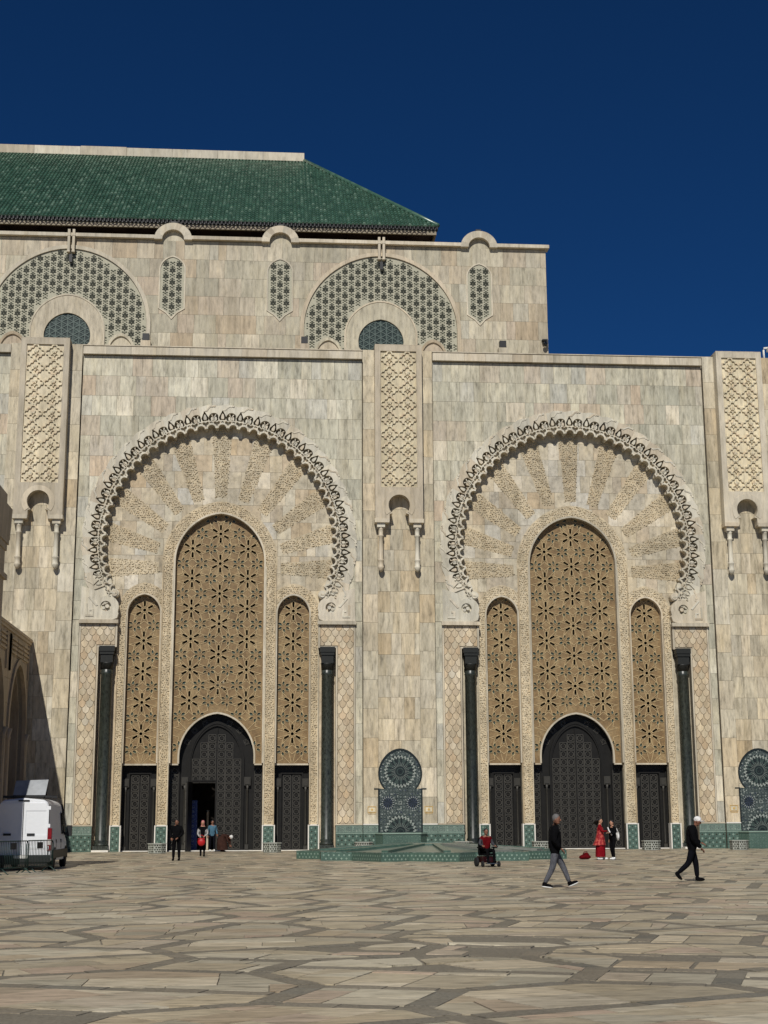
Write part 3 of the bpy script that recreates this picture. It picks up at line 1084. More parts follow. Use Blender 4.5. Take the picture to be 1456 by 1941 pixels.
    if wick:
        mb = MB()
        mb.box(0, 1.42, -.05, .05, 0, 4.15)
        lf = mb.obj('door_leaf', 'wood', d, (-1.5, .0, .02), rot=(0, 0, R(-98)), label='open leaf of the wicket in the left main door')
        for r_ in range(8):
            for cx in (.25, .71, 1.17):
                link('door_panel', me_coffer, lf, (cx, -.05, .33 + r_ * .5))
    for nm_, me in jamb_items: link(nm_, me, portal, o_)
    # piers
    pier_frames = {}
    for s in (-1, 1):
        a, b = sorted((s * 7.36, s * XB))
        mb = MB(); mb.box(a + .02, b - .02, -.05, .05, 0, 1.0)
        dd = mb.obj('tile_dado', 'dado', portal, o_)
        mb = MB(); zellij_studs(mb, a + .05, b - .05, .03, .98, -.05)
        mb.obj('zellij_stars', ['basindot', 'fleurdk'], dd, kind='stuff')
        mb = MB(); mb.box(a + .02, b - .02, -.05, .05, 1.05, 1.5)
        mb.obj('dado_border', 'dadoborder', dd)
        mb = MB()
        mb.box(a + .01, b - .01, -.075, .05, 1.0, 1.05)
        mb.box(a + .01, b - .01, -.075, .05, 1.5, 1.53)
        for i in range(3):
            x0 = a + .06 + i * (b - a - .1) / 3
            frame_box(mb, x0, x0 + (b - a - .1) / 3 - .06, 1.1, 1.46, .025, -.065, -.05)
        mb.obj('dado_moulding', 'basindot', dd, kind='stuff')
        mb = MB()
        a, b = sorted((s * 6.2, s * 8.62))
        mb.box(a, b, -.22, .05, 13.86, 14.09)
        mb.obj('impost_ledge', 'trim', portal, o_)
        mb = MB()
        a, b = sorted((s * 7.34, s * (XB - .03)))
        mb.box(a, b, -.09, .05, 1.53, 1.6)
        a, b = sorted((s * 7.36, s * 7.45))
        mb.box(a, b, -.03, .05, 1.6, 12.41)
        a, b = sorted((s * 6.25, s * 6.36))
        mb.box(a, b, -.03, .05, 12.5, 13.86)
        a, b = sorted((s * 8.49, s * 8.58))
        mb.box(a, b, -.03, .05, 1.6, 13.86)
        a, b = sorted((s * 6.25, s * 7.45))
        mb.box(a, b, -.032, .05, 12.4, 12.5)
        pier_frames[s] = mb.obj('pier_frame', 'trim', portal, o_)
    for s in (-1, 1):
        cs = [([(s * x, z) for x, z in V], T) for V, T in [pier_cells[0]]][:0]
        Vm = [(s * x, z) for x, z in pier_cells[0][0]]
        cs = [(Vm, T) for V, T in pier_cells]
        lim = [min(75, lim_scale[0])]
        k0 = lim[0]
        rest = put_slabs(cs, 'scale_stone', '', 'scale', pier_frames[s], 0, .05, lim, .02)
        lim_scale[0] -= k0 - lim[0]
        o = len(stuff_scale.v)
        stuff_scale.v += [(x + bx, y, z) for x, y, z in rest.v]
        stuff_scale.f += [tuple(i + o for i in f) for f in rest.f]; stuff_scale.mi += rest.mi; stuff_scale.sm += rest.sm
        c = link('niche_column', me_ncol, portal, at(bx + s * 6.82, .1, 0))
        link('column_capital', me_ncap, c)
        link('column_plinth', me_nbase, c)
if stuff_face.v: stuff_face.obj('facing_slabs', 'facing', portal, at(), kind='stuff')
if stuff_scale.v: stuff_scale.obj('scale_stones', 'scale', portal, at(), kind='stuff')

# ---- pilasters between the bays
def keyhole(r=.68, zc=21.42):
    pts = [(r * math.sin(a), zc + r * math.cos(a) * (1.0 if math.cos(a) < 0 else 1.02)) for a in [R(-140) + R(280) * i / 24 for i in range(25)]]
    return pts + [(.62, 20.85), (.62, 20.2), (-.62, 20.2), (-.62, 20.85)]
def niche_poly(grow=0):
    g = grow
    pts = []
    for i in range(-14, 15):
        a = R(133) * i / 14
        r = 1.32 + g
        pts.append((r * math.sin(a), 4.62 + r * math.cos(a) * (1.0 if abs(a) > PI / 2 else 1 + .12 * math.cos(a) ** 2)))
    return pts + [(1.33 + g, 3.72 - .001), (1.33 + g, 1.02), (-1.33 - g, 1.02), (-1.33 - g, 3.72 - .001)]
mb = MB()
plate(mb, [[(-1.53, 20.38), (1.53, 20.38), (1.53, 32.12), (-1.53, 32.12)]], [keyhole(), [(-1.17, 22.62), (1.17, 22.62), (1.17, 31.72), (-1.17, 31.72)]], -.9, -.2)
ring_o = [(1.02 * math.sin(R(-128) + R(256) * i / 24), 21.42 + 1.02 * math.cos(R(-128) + R(256) * i / 24)) for i in range(25)]
ring_i = [(.7 * math.sin(R(128) - R(256) * i / 24), 21.42 + .7 * math.cos(R(128) - R(256) * i / 24)) for i in range(25)]
plate(mb, [ring_o + ring_i], [], -.93, -.9)
mb.box(-1.56, -.64, -.94, -.2, 20.3, 20.55); mb.box(.64, 1.56, -.94, -.2, 20.3, 20.55)
mb.box(-1.53, 1.53, -.9, .9, 32.125, 32.17)
me_hood = mb.mesh('pilaster_hood', 'trim')
mb = MB(); mb.box(-1.2, 1.2, -.80, -.7, 22.5, 31.75)
me_pbed = mb.mesh('carved_panel', 'panelstone')
# palmette tile: scalloped lozenge net with a palmette and two small arches
mb = MB()
w2, h2 = .575, .5
net = []
for k in range(7):
    u = k / 6
    bump = .05 if k % 2 else -.02
    net.append((w2 * u + bump * .6, h2 * (1 - u) + bump))
for sx in (-1, 1):
    for sz in (-1, 1):
        for a, b in zip(net, net[1:]):
            q = [(a[0] - .035, a[1] - .035), (b[0] - .035, b[1] - .035), (b[0] + .03, b[1] + .03), (a[0] + .03, a[1] + .03)]
            mb.prism([(sx * min(max(x, 0), w2), sz * min(max(z, 0), h2)) for x, z in q], -.09, 0)
pet = lambda a, l, w: [(l * u * math.sin(a) + w * v * math.cos(a), .02 + l * u * math.cos(a) - w * v * math.sin(a)) for u, v in ((0, 0), (.5, 1), (1, 0), (.5, -1))]
for a, l in ((0, .24), (R(55), .2), (R(-55), .2), (R(120), .13), (R(-120), .13)):
    mb.prism(pet(a, l, .06), -.085, 0)
for s in (-1, 1):
    pts = [(s * (.13 + .1 * math.cos(PI * i / 6)), -.3 + .16 * math.sin(PI * i / 6)) for i in range(7)]
    for a, b in zip(pts, pts[1:]):
        mb.prism([a, b, (b[0] * 1.0 + (b[0] - s * .13) * .35, b[1] + .03), (a[0] + (a[0] - s * .13) * .35, a[1] + .03)], -.085, 0)
me_palm = mb.mesh('palmette_tile', 'panelstone')
mb = MB()
mb.lathe([(.05, -3.15), (.13, -3.06), (.17, -2.98), (.2, -2.9), (.2, -2.82), (.16, -2.78), (.17, -2.5), (.2, -2.45), (.2, -2.38), (.15, -2.34), (.14, -.92), (.18, -.88), (.18, -.8), (.14, -.76), (.16, -.45), (.24, -.32)], (0, 0, 0), 12)
mb.box(-.25, .25, -.25, .25, -.32, -.02)
me_brk = mb.mesh('bracket_column', 'ring')
stuff_pil = MB()
for pi, px in enumerate(PILS):
    o_ = at(px, 0, 0)
    mb = MB()
    fountain = pi > 0
    plate(mb, [[(-PW + .03, 0), (PW - .03, 0), (PW - .03, 31.95), (-PW + .03, 31.95)]], [], -.15, .05)
    p = mb.obj('pilaster', 'mortar', portal, o_)
    rects = []
    cols = [(-PW + .02, -1.34), (-1.34, 1.3), (1.3, PW - .02)]
    for ci, (a, b) in enumerate(cols):
        rects += wall_rects(a, b, 1.6, 32.0, 1.335 if ci == 1 else 1.8, [.62, .8, 1.0] if ci == 1 else [3], .013)
    cells = cut_slabs(rects, [], [niche_poly(.05)] if fountain else [])
    lim = [100]
    rest = put_slabs(cells, 'pilaster_slab', '', 'pilaster', p, -.2, -.14, lim, .006)
    if rest.v: rest.obj('pilaster_slabs', 'pilaster', p, kind='stuff')
    hd = link('pilaster_hood', me_hood, portal, o_)
    link('carved_panel', me_pbed, hd)
    for r_ in range(9):
        for cx in (-.585, .585):
            link('palmette_tile', me_palm, hd, (cx, -.80, 31.2 - r_ * 1.01))
    for cx in (-1.16, 1.16):
        link('bracket_column', me_brk, hd, (cx, -.55, 20.34))
    # dado of the pilaster
    mb = MB()
    segs = [(-PW, -1.36), (1.36, PW)] if fountain else [(-PW, PW)]
    for a, b in [(-PW + .01, PW - .01)]:
        mb.box(a, b, -.25, -.16, 0, 1.0)
    dd = mb.obj('tile_dado', 'dado', portal, o_)
    mb = MB(); zellij_studs(mb, -PW + .04, PW - .04, .03, .98, -.25)
    mb.obj('zellij_stars', ['basindot', 'fleurdk'], dd, kind='stuff')
    mb, m2, m3 = MB(), MB(), MB()
    for a, b in segs:
        a += .01; b -= .01
        mb.box(a, b, -.25, -.16, 1.05, 1.5)
        m2.box(a, b, -.275, -.16, 1.5, 1.53); 
        n = max(1, int(round((b - a) / .55)))
        for i in range(n):
            x0 = a + .03 + i * (b - a) / n
            frame_box(m2, x0, x0 + (b - a) / n - .06, 1.1, 1.46, .025, -.265, -.25)
        m3.box(a, b, -.29, -.16, 1.53, 1.6)
    m2.box(-PW + .01, PW - .01, -.275, -.16, 1.0, 1.05)
    mb.obj('dado_border', 'dadoborder', dd)
    m2.obj('dado_moulding', 'basindot', dd, kind='stuff')
    m3.obj('dado_coping', 'white', dd)
    if fountain:
        for s in (-1, 1):       # gilt plaques with a painted border and a boss
            mb = MB()
            frame_box(mb, -.26, .26, -.19, .19, .03, -.02, 0)
            mb.box(-.2, .2, -.012, 0, -.13, .13, 1)
            mb.prism([(.07 * math.sin(PI / 4 * i), .07 * math.cos(PI / 4 * i)) for i in range(8)], -.03, -.012, 0)
            mb.box(-.24, .24, -.016, 0, -.27, -.25, 0)
            mb.obj('gilt_plaque', ['ochre', 'panelstone'], p, (s * 1.83 - .08 * s, -.21, 2.45))
# plain wall beyond the outer pilasters
for x0, x1 in ((-24, PILS[0] - PW), (PILS[2] + PW, 46)):
    mb = MB(); mb.box(x0, x1, .05, .95, 0, 31.85)
    w_ = mb.obj('outer_wall', 'mortar', portal, at())
    rest = MB()
    for r_ in wall_rects(x0, x1, 0, 31.3, 1.335, [.62, .9, 1.1, 1.3]):
        rest.box(r_[0], r_[1], random.uniform(-.008, 0), .05, r_[2], r_[3])
    rest.obj('outer_slabs', 'facing', w_, kind='stuff')
    mb = MB(); mb.box(x0, x1, -.26, .04, 31.36, 31.9)
    mb.obj('cornice', 'trim', portal, at())

# dark hall seen through the open wicket
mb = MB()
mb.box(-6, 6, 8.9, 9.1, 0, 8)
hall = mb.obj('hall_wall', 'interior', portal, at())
mb = MB()
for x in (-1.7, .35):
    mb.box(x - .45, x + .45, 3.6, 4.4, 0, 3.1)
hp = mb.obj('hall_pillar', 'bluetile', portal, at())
mb = MB(); mb.lathe([(.12, 0), (.07, .1), (.07, 2.4), (.11, 2.5)], (-.62, 4.6, 0), 8)
mb.obj('hall_column', 'trim', portal, at())
mb = MB(); mb.box(-2.9, 2.9, .95, 1.5, 0, .05)
mb.box(-5.75, -3.61, .95, 1.5, 0, .05); mb.box(3.61, 5.75, .95, 1.5, 0, .05)
me_thr = mb.mesh('threshold', 'white')
for bx in BAYS:
    link('threshold', me_thr, portal, at(bx))
# ================================================================== UPPER HALL WITH THE GREEN ROOF
YH = 10.0
hall_b = thing('mosque_hall', (0, YH, 31.5), 'upper storey behind the portal with green tiled hip roof and fleur patterned arches', 'mosque hall')
HO = Vector(hall_b.location)
def ah(x=0, y=YH, z=0):
    return (x - HO.x, y - HO.y, z - HO.z)
XR = 23.4
AC = (11.02, -11.65)
NC = (18.37, 3.6, -4.25)
big = lambda g=0: [(-5.62 - g, 31.4), (5.62 + g, 31.4)] + [((5.62 + g) * math.cos(PI * i / 48), 36.98 + (5.62 + g) * math.sin(PI * i / 48) * (1 + .015 * math.sin(PI * i / 48) ** 8)) for i in range(49)]
inn = lambda g=0: [(-2.62 - g, 31.3), (2.62 + g, 31.3)] + [((2.62 + g) * math.cos(PI * i / 30), 36.45 + (2.62 + g) * math.sin(PI * i / 30) * (1 + .03 * math.sin(PI * i / 30) ** 8)) for i in range(31)]
win = pointed(1.66, 36.05, 37.78, 35.6, 10)[2:]
win = win + [(-1.62, 35.6), (-1.2, 35.1), (1.2, 35.1), (1.62, 35.6)]
bl = lambda g: pointed(.86 + g, 34.9, 36.1 + g * 1.3, 31.35 - g, 10)
def nich(g=0):
    p = [(-.87 - g, 38.35 - g * .3), (-.4, 38.05 - g), (0, 37.62 - g * 1.6), (.4, 38.05 - g), (.87 + g, 38.35 - g * .3), (.87 + g, 41.3)]
    for i in range(1, 8):
        a = PI / 2 * i / 8
        p.append(((.87 + g) * math.cos(a), 41.3 + (.98 + g) * (math.sin(a) * .85 + .15 * (1 - math.cos(a)))))
    return p + [(-x, z) for x, z in p[:-1][::-1] if z >= 41.3 and x > 0]  + ([] if True else [])
def nich_poly(g=0):
    r_ = [(0, 37.62 - g * 1.6), (.4, 38.03 - g), (.87 + g, 38.33 - g * .3), (.87 + g, 41.3)]
    for i in range(1, 9):
        a = PI / 2 * i / 8
        r_.append(((.87 + g) * math.cos(a), 41.3 + (.98 + g) * (math.sin(a) * .85 + .15 * (1 - math.cos(a)))))
    return r_ + [(-x, z) for x, z in r_[-2:0:-1]]
mb = MB()
mb.box(-30, XR, .06, .5, 31.4 - 31.5, 43.62 - 31.5)
mb.box(XR - .5, XR - .02, .5, 35, 31.4 - 31.5, 43.5 - 31.5)
mb.box(-30, XR - .5, .5, 30, 43.0 - 31.5, 43.1 - 31.5)
hw = mb.obj('hall_wall', 'mortar', hall_b)
exc = [shift(big(.12), c) for c in AC] + [shift(nich_poly(.04), c) for c in NC]
rects = wall_rects(-22, XR, 34.6, 43.55, 1.42, [.62, .9, 1.1, 1.35, 1.7], .013)
cells = cut_slabs(rects, [], exc)
lim = [300]
rest = put_slabs(cells, 'hall_slab', '', 'upper', hw, 0, .06, lim, .006, prio=None, off=(0, 0, -31.5))
if rest.v: rest.obj('hall_slabs', 'upper', hw, kind='stuff')
mb = MB()
for z in [43.5 - 1.42 * k for k in range(9)]:     # quoin slabs on the side face
    for y in range(12):
        mb.box(XR - .02, XR + .02, y * 2.5 + .01, y * 2.5 + 2.49, z - 1.4 - 31.5, z - 31.5)
mb.obj('side_slabs', 'upper', hw, kind='stuff')

def fleur(mb, x, z, s, mi):
    def lf(a, l, w, cz=0):
        ca, sa = math.cos(a), math.sin(a)
        P = lambda u, v: (x + s * (u * sa + v * ca), z + s * (cz + u * ca - v * sa))
        mb.prism([P(.03, 0), P(l * .55, w), P(l, 0), P(l * .55, -w)], -.03, 0, mi)
    lf(0, .34, .085)
    lf(R(48), .29, .075); lf(R(-48), .29, .075)
    lf(R(98), .23, .055); lf(R(-98), .23, .055)
    lf(PI, .17, .05, -.04)
    mb.prism([(x - .1 * s, z - .07 * s), (x + .1 * s, z - .07 * s), (x + .07 * s, z - .02 * s), (x - .07 * s, z - .02 * s)], -.032, 0, mi)
def fleur_field(inside, x0, x1, z0, z1):
    mb = MB()
    dx, dz = .48, .47
    nx, nz = int((x1 - x0) / dx) + 2, int((z1 - z0) / dz) + 2
    for j in range(nz):
        for i in range(nx):
            x, z = x0 + i * dx, z0 + j * dz
            if (i + j) % 2 == 0:
                if inside(x, z + .2) and inside(x, z - .18) and inside(x - .2, z) and inside(x + .2, z):
                    fleur(mb, x, z, 1.05, 0)
            else:
                for (a, b, c_) in ((0, .12, 1), (0, -.1, 1), (-.13, .02, 0), (.13, .02, 0), (-.12, .2, 1), (.12, .2, 1), (-.12, -.17, 0), (.12, -.17, 0)):
                    if inside(x + a, z + b) and inside(x + a * 1.6, z + b * 1.6):
                        r_ = .08 if c_ else .06
                        mb.prism([(x + a, z + b + r_), (x + a + r_, z + b), (x + a, z + b - r_ * .5), (x + a - r_, z + b)], -.025, 0, 1)
    return mb
mb = MB()
plate(mb, [big(0)], [inn(0), shift(bl(.17), 3.85), shift(bl(.17), -3.85)], -.015, .05)
me_z = mb.mesh('zellij_arch', 'fleurbed')
P_in = inn(.05); P_b1 = shift(bl(.2), 3.85); P_b2 = shift(bl(.2), -3.85); P_big = big(-.1)
ins = lambda x, z: in_poly(P_big, x, z) and not in_poly(P_in, x, z) and not in_poly(P_b1, x, z) and not in_poly(P_b2, x, z)
me_zf = fleur_field(ins, -5.52, 5.6, 34.8, 42.6).mesh('zellij_motif', ['fleurdk', 'fleurmid'])
def ring_between(a, b, yf, yb):
    mb = MB()
    plate(mb, [a], [b], yf, yb)
    return mb
me_mo = ring_between(big(.3), big(.02), -.13, .02).mesh('arch_moulding', 'trim')
mb = MB()
plate(mb, [inn(0)], [win], -.1, .055)
me_is = mb.mesh('arch_surround', 'upper')
me_ism = ring_between(inn(.06), inn(-.04), -.14, 0).mesh('surround_fillet', 'trim')
mb = MB(); mb.prism(win, .03, .055)
k = 0
for a in range(3):
    for i in range(-14, 15):
        th = PI / 3 * a
        d = i * .42
        nx_, nz_ = math.cos(th), math.sin(th)
        pts = []
        for u in [j * .1 for j in range(-25, 26)]:
            x, z = nx_ * d - nz_ * u, 36.4 + nz_ * d + nx_ * u
            if in_poly(win, x, z): pts.append((x, z))
        if len(pts) > 1:
            p0, p1 = pts[0], pts[-1]
            t_ = .03
            mb.prism([(p0[0] - nx_ * t_, p0[1] - nz_ * t_), (p1[0] - nx_ * t_, p1[1] - nz_ * t_), (p1[0] + nx_ * t_, p1[1] + nz_ * t_), (p0[0] + nx_ * t_, p0[1] + nz_ * t_)], .0 - .004 * a, .03, 1)
M['screenbar'] = plain('screen_bar', (70, 86, 80), .5)
me_ws = mb.mesh('window_screen', ['screen', 'screenbar'])
mb = ring_between(bl(.17), bl(0), -.09, .05)
mb.prism(bl(.02), .03, .05)
me_bl = mb.mesh('blind_arch', 'upper')
mb = ring_between(nich_poly(.1), nich_poly(0), -.06, .05)
me_nm = mb.mesh('niche_moulding', 'trim')
mb = MB(); mb.prism(nich_poly(.02), .0, .05)
me_nb = mb.mesh('zellij_niche', 'fleurbed')
NP = nich_poly(-.06)
me_nf = fleur_field(lambda x, z: in_poly(NP, x, z), -.48, .5, 37.9, 42.3).mesh('zellij_motif', ['fleurdk', 'fleurmid'])
for c in AC:
    za = link('zellij_arch', me_z, hall_b, ah(c))
    link('zellij_motifs', me_zf, za, (0, -.015, 0), kind='stuff')
    link('arch_moulding', me_mo, za)
    s_ = link('arch_surround', me_is, hall_b, ah(c))
    link('surround_fillet', me_ism, s_)
    link('window_screen', me_ws, s_)
    for x in (-3.85, 3.85):
        link('blind_arch', me_bl, za, (x, 0, 0))
    for s in (-1, 1):
        mb = MB()
        mb.box(-.09, .09, -.42, -.02, 42.4, 44.1)
        mb.box(-.11, .11, -.44, -.02, 42.34, 42.44); mb.box(-.11, .11, -.44, -.02, 43.6, 43.7)
        mb.obj('gutter_pipe', 'trim', hall_b, ah(c + s * .17 + .05))
    mb = MB(); mb.box(-.09, .13, -.3, -.13, 41.6, 42.2)
    mb.obj('gutter_mouth', 'black', hall_b, ah(c + .03))
for c in NC:
    n_ = link('zellij_niche', me_nb, hall_b, ah(c))
    link('niche_moulding', me_nm, n_)
    link('zellij_motifs', me_nf, n_, (0, 0, 0), kind='stuff')
# coping and half-round merlons
xs = [-30] + sorted(NC) + [XR + .25]
mb = MB()
for i in range(len(xs) - 1):
    a = xs[i] + (.78 if i > 0 else 0)
    b = xs[i + 1] - (.78 if i < len(xs) - 2 else 0)
    mb = MB(); mb.box(a, b, -.33, .5, 43.6, 43.86)
    mb.obj('coping', 'trim', hall_b, ah())
for c in NC:
    mb = MB()
    n = 9
    for i in range(n):
        a0, a1 = PI * i / n, PI * (i + 1) / n
        q = []
        for k_ in range(3):
            a = a0 + (a1 - a0) * k_ / 2
            q.append((1.38 * math.cos(a), 43.55 + 1.28 * math.sin(a)))
        for k_ in range(3):
            a = a1 - (a1 - a0) * k_ / 2
            q.append((.8 * math.cos(a), 43.55 + .76 * math.sin(a)))
        mb.prism([(x * .999, z) for x, z in q], -.345 - .002 * (i % 2), .52, 0, True)
    mm = mb.obj('merlon', 'trim', hall_b, ah(c))
    mb = MB(); mb.prism(arc(0, 43.5, .8, -PI / 2, PI / 2, 12), 0.02, .4, 0, True)
    mb.obj('merlon_infill', 'upper', mm)
    mb = MB(); mb.box(-.2, .2, -.1, .2, 44.9, 45.05)
    mb.obj('merlon_cap', 'black', mm)

# ---- roof
YE, ZE, XE = 11.5, 45.85, 15.5
YRg, ZRg, XRg = 28.8, 59.3, 5.55
XL = -34
mb = MB()
P = lambda x, y, z: ah(x, y, z)
mb.add([P(XL, YE, ZE), P(XE, YE, ZE), P(XRg, YRg, ZRg), P(XL, YRg, ZRg)], [(0, 1, 2, 3)])
mb.add([P(XE, YE, ZE), P(XE, 46.1, ZE), P(XRg, YRg, ZRg)], [(0, 1, 2)])
mb.add([P(XL, 46.1, ZE), P(XE, 46.1, ZE), P(XRg, YRg, ZRg), P(XL, YRg, ZRg)], [(3, 2, 1, 0)])
roof = mb.obj('roof', 'rooftile', hall_b)
mb = MB()
nrm = Vector((0, -(ZRg - ZE), YRg - YE)).normalized()
slope = Vector((0, YRg - YE, ZRg - ZE))
SL = slope.length
pitch = .29
x = XL + 10
rnd = random.Random(5)
while x < XE - .1:
    tmax = 1.0 if x <= XRg else (XE - x) / (XE - XRg)
    seg = .62 / SL
    t0 = -.004
    while t0 < tmax - .005:
        t1 = min(t0 + seg, tmax)
        ra, rb = .135 + rnd.uniform(-.008, .008), .1
        vs = []
        for tt, rr_, lift in ((t0, ra, .035), (t1 + .008, rb, .0)):
            b_ = Vector((x, YE, ZE)) + slope * tt + nrm * lift
            for k_ in range(5):
                a = PI * k_ / 4
                q = b_ + Vector((math.cos(a) * rr_, 0, 0)) + nrm * (math.sin(a) * rr_)
                vs.append(ah(*q))
        mb.add(vs, [(k_ + 1, k_, 5 + k_, 6 + k_) for k_ in range(4)] + [(0, 1, 2, 3, 4)], 0, False)
        t0 = t1
    x += pitch
mb.obj('roof_tiles', 'rooftile', roof, kind='stuff')
mb = MB()
hipd = Vector((XRg - XE, YRg - YE, ZRg - ZE))
mb.tube([ah(*(Vector((XE, YE, ZE)) + hipd * t_ + Vector((0, 0, .1)))) for t_ in (0, .25, .5, .75, 1)], .2, 6)
mb.obj('hip_tiles', 'rooftile', roof)
x = XL
i = 0
mb = MB()
while x < XRg:
    w = min(4.0, XRg + .1 - x)
    up_ = .06 if abs(x + 14) < 2.1 else 0
    mb = MB(); mb.box(*[v for v in (x - HO.x + .01, x + w - HO.x - .01, YRg - .35 - HO.y, YRg + .35 - HO.y, ZRg - .15 - HO.z, ZRg + .62 + up_ - HO.z)])
    mb.obj('ridge_block', 'trim', roof)
    x += w
mb = MB()      # dark tile ends and boarding of the eave
mb.box(*[v for v in (XL, XE, YE + .05 - HO.y, YE + .4 - HO.y, ZE - .26 - HO.z, ZE - .02 - HO.z)])
x = XL + 10
while x < XE:
    mb.lathe([(.09, 0), (.1, .22)], (x, YE - HO.y - .02, ZE - .24 - HO.z), 6, 0, False)
    x += pitch
mb.obj('eave_tile_ends', 'black', roof, kind='stuff')
mb = MB()
mb.box(*[v for v in (XL, XE - .1, YE + .12 - HO.y, YE + .3 - HO.y, ZE - .6 - HO.z, ZE - .27 - HO.z)])
mb.box(XE - .25, XE - .1, YE + .3 - HO.y, 46 - HO.y, ZE - .6 - HO.z, ZE - .27 - HO.z)
fz = mb.obj('eave_frieze', 'frieze', roof)
mb = MB()
x = -22
while x < XE - .8:
    for k_ in range(6):
        a0, a1 = PI * k_ / 6, PI * (k_ + 1) / 6
        q = [(x + c_ * math.cos(a), ZE - .57 - HO.z + c_ * math.sin(a)) for c_, a in ((.13, a0), (.18, a0), (.18, a1), (.13, a1))]
        mb.prism(q, YE + .08 - HO.y, YE + .12 - HO.y)
    x += .38
mb.obj('frieze_scallops', 'eavewood', fz, kind='stuff')
mb = MB()
mb.box(XL, XE - .3, YE + .42 - HO.y, 46 - HO.y, ZE - .3 - HO.z, ZE - .25 - HO.z)
mb.box(XL, XE - 1.4, YE + 3.0 - HO.y, 44 - HO.y, 42 - HO.z, ZE - .3 - HO.z)
mb.obj('eave_boarding', 'eavewood', roof)
x = -21.5
while x < XE - 1:
    mb = MB()
    mb.box(-.28, .28, .0, 2.4, -.6, 0); mb.box(-.2, .2, .5, 2.4, -1.9, -.6); mb.box(-.32, .32, .35, .8, -.75, -.6)
    mb.obj('eave_corbel', 'eavewood', roof, (x - HO.x, YE + .78 - HO.y, ZE - .86 - HO.z))
    x += 2.31

# lamps and camera on the ledge
def floodlight(x, lab):
    f = thing('floodlight', (x, 9.3, 31.75), lab, 'floodlight', 'floodlights on the ledge')
    mb = MB(); mb.box(-.34, .34, -.3, .3, 0, 3.75)
    mb.obj('stand', 'trim', f)
    mb = MB(); mb.box(-.24, .24, -.22, .2, 3.75, 4.3); mb.box(-.2, .2, -.24, -.22, 3.79, 4.26)
    mb.obj('lamp_head', 'black', f)
floodlight(5.42, 'small black floodlight on the ledge at the left foot of the middle fleur arch')
floodlight(19.9, 'small black floodlight on the ledge under the rightmost fleur niche')
floodlight(-5.95, 'small black floodlight on the ledge at the right foot of the left fleur arch')
cc = thing('security_camera', (23.12, 9.9, 36.05), 'dark dome security camera at the right edge of the upper wall', 'camera')
mb = MB(); mb.box(-.2, .2, -.3, .1, .28, .38); mb.box(.1, .2, -.35, .1, 0, .3)
mb.obj('bracket', 'plastic', cc)
mb = MB(); mb.ell((-.02, -.3, .02), (.17, .17, .17), 10, 7)
mb.obj('dome', 'glass', cc)
lp = thing('roof_floodlight', (36.42, .6, 31.75), 'white floodlight on a bent pole above the right pilaster', 'floodlight')
mb = MB(); mb.tube([(-.12, 0, 0), (-.14, 0, 1.05), (-.1, 0, 1.2), (.8, 0, 1.3)], .07, 8)
mb.obj('pole', 'white', lp)
mb = MB(); mb.box(.1, .75, -.3, .1, .95, 1.2)
mb.obj('lamp_head', 'white', lp)

# ================================================================== SIDE WING ON THE LEFT
wing = thing('side_wing', (-11.5, 0, 0), 'shaded stone arcade wing with pointed arches meeting the portal at the left', 'arcade', rz=PI / 2)
def warch(g=0, zb=.6):
    return pointed(2.75 + g, 7.0, 10.85 + g, zb, 12)
mb = MB()
cs = (-3.95, -11.25, -18.55, -25.85)
plate(mb, [[(-30, 0), (-.3, 0), (-.3, 12.6), (-30, 12.6)]], [shift(warch(), c) for c in cs], .06, 1.2)
mb.box(-30, -.3, 1.2, 14, 12.3, 12.5)
mb.box(-30, -29.6, 1.2, 14, 0, 12.4)
ww = mb.obj('wing_wall', 'mortar', wing)
rects = wall_rects(-30, -.3, 0, 12.55, 1.4, [.7, 1.0, 1.4, 1.8], .02)
cells = cut_slabs(rects, [], [shift(warch(.02, -.2), c) for c in cs])
lim = [110]
rest = put_slabs(cells, 'wing_slab', '', 'shadewall', ww, 0, .06, lim, .008, prio=lambda c: -c[0][c[1][0][0]][0])
if rest.v: rest.obj('wing_slabs', 'shadewall', ww, kind='stuff')
mb = MB(); mb.box(-30, -.3, -.16, 1.2, 12.6, 12.76); mb.box(-30, -.3, -.1, .0, 12.42, 12.6)
mb.obj('wing_coping', 'shadewall', wing)
for c in cs:
    mb = MB()
    plate(mb, [shift(warch(.32, 0), c)], [shift(warch(-.02, -.5), c)], -.12, .1)
    plate(mb, [shift(warch(.02, 0), c)], [shift(warch(-.3, -.5), c)], .3, 1.25)
    mb.obj('arch_frame', 'shadewall', wing)
    # sunk relief panel over the arch
    mb = MB()
    for k_ in range(4):
        for j_ in range(3):
            x0 = c - 2.9 + j_ * 1.95
            mb.box(x0, x0 + 1.75, -.1 - .01 * (k_ % 2), .0, 11.25 + k_ * .26, 11.25 + k_ * .26 + .12)
        mb.box(c - 3.2, c - 3.05, -.1, 0, 10.2, 12.3); mb.box(c + 2.95, c + 3.1, -.1, 0, 10.2, 12.3) if k_ == 0 else None
    mb.obj('relief_band', 'shadewall', wing)
    for s in (-1, 1):
        mb = MB()
        mb.lathe([(.2, 0), (.2, .3), (.13, .4), (.12, 6.3), (.17, 6.4), (.13, 6.5), (.24, 6.95)], (c + s * 2.95, -.1, .0), 10)
        mb.obj('arcade_column', 'shadewall', wing)
mb = MB(); mb.box(-30, -.3, 6.0, 6.2, 0, 12.3)
mb.box(-30, -.3, 1.2, 6, -.01, .006)
mb.obj('gallery_wall', 'shadewall', wing)
for c in cs[:2]:
    mb = MB()
    frame_box(mb, c - 1.6, c + 1.6, 0, 5.2, .25, 5.8, 6.0); mb.box(c - 1.35, c + 1.35, 5.92, 5.99, .25, 4.95)
    mb.obj('gallery_door', 'wood', wing)

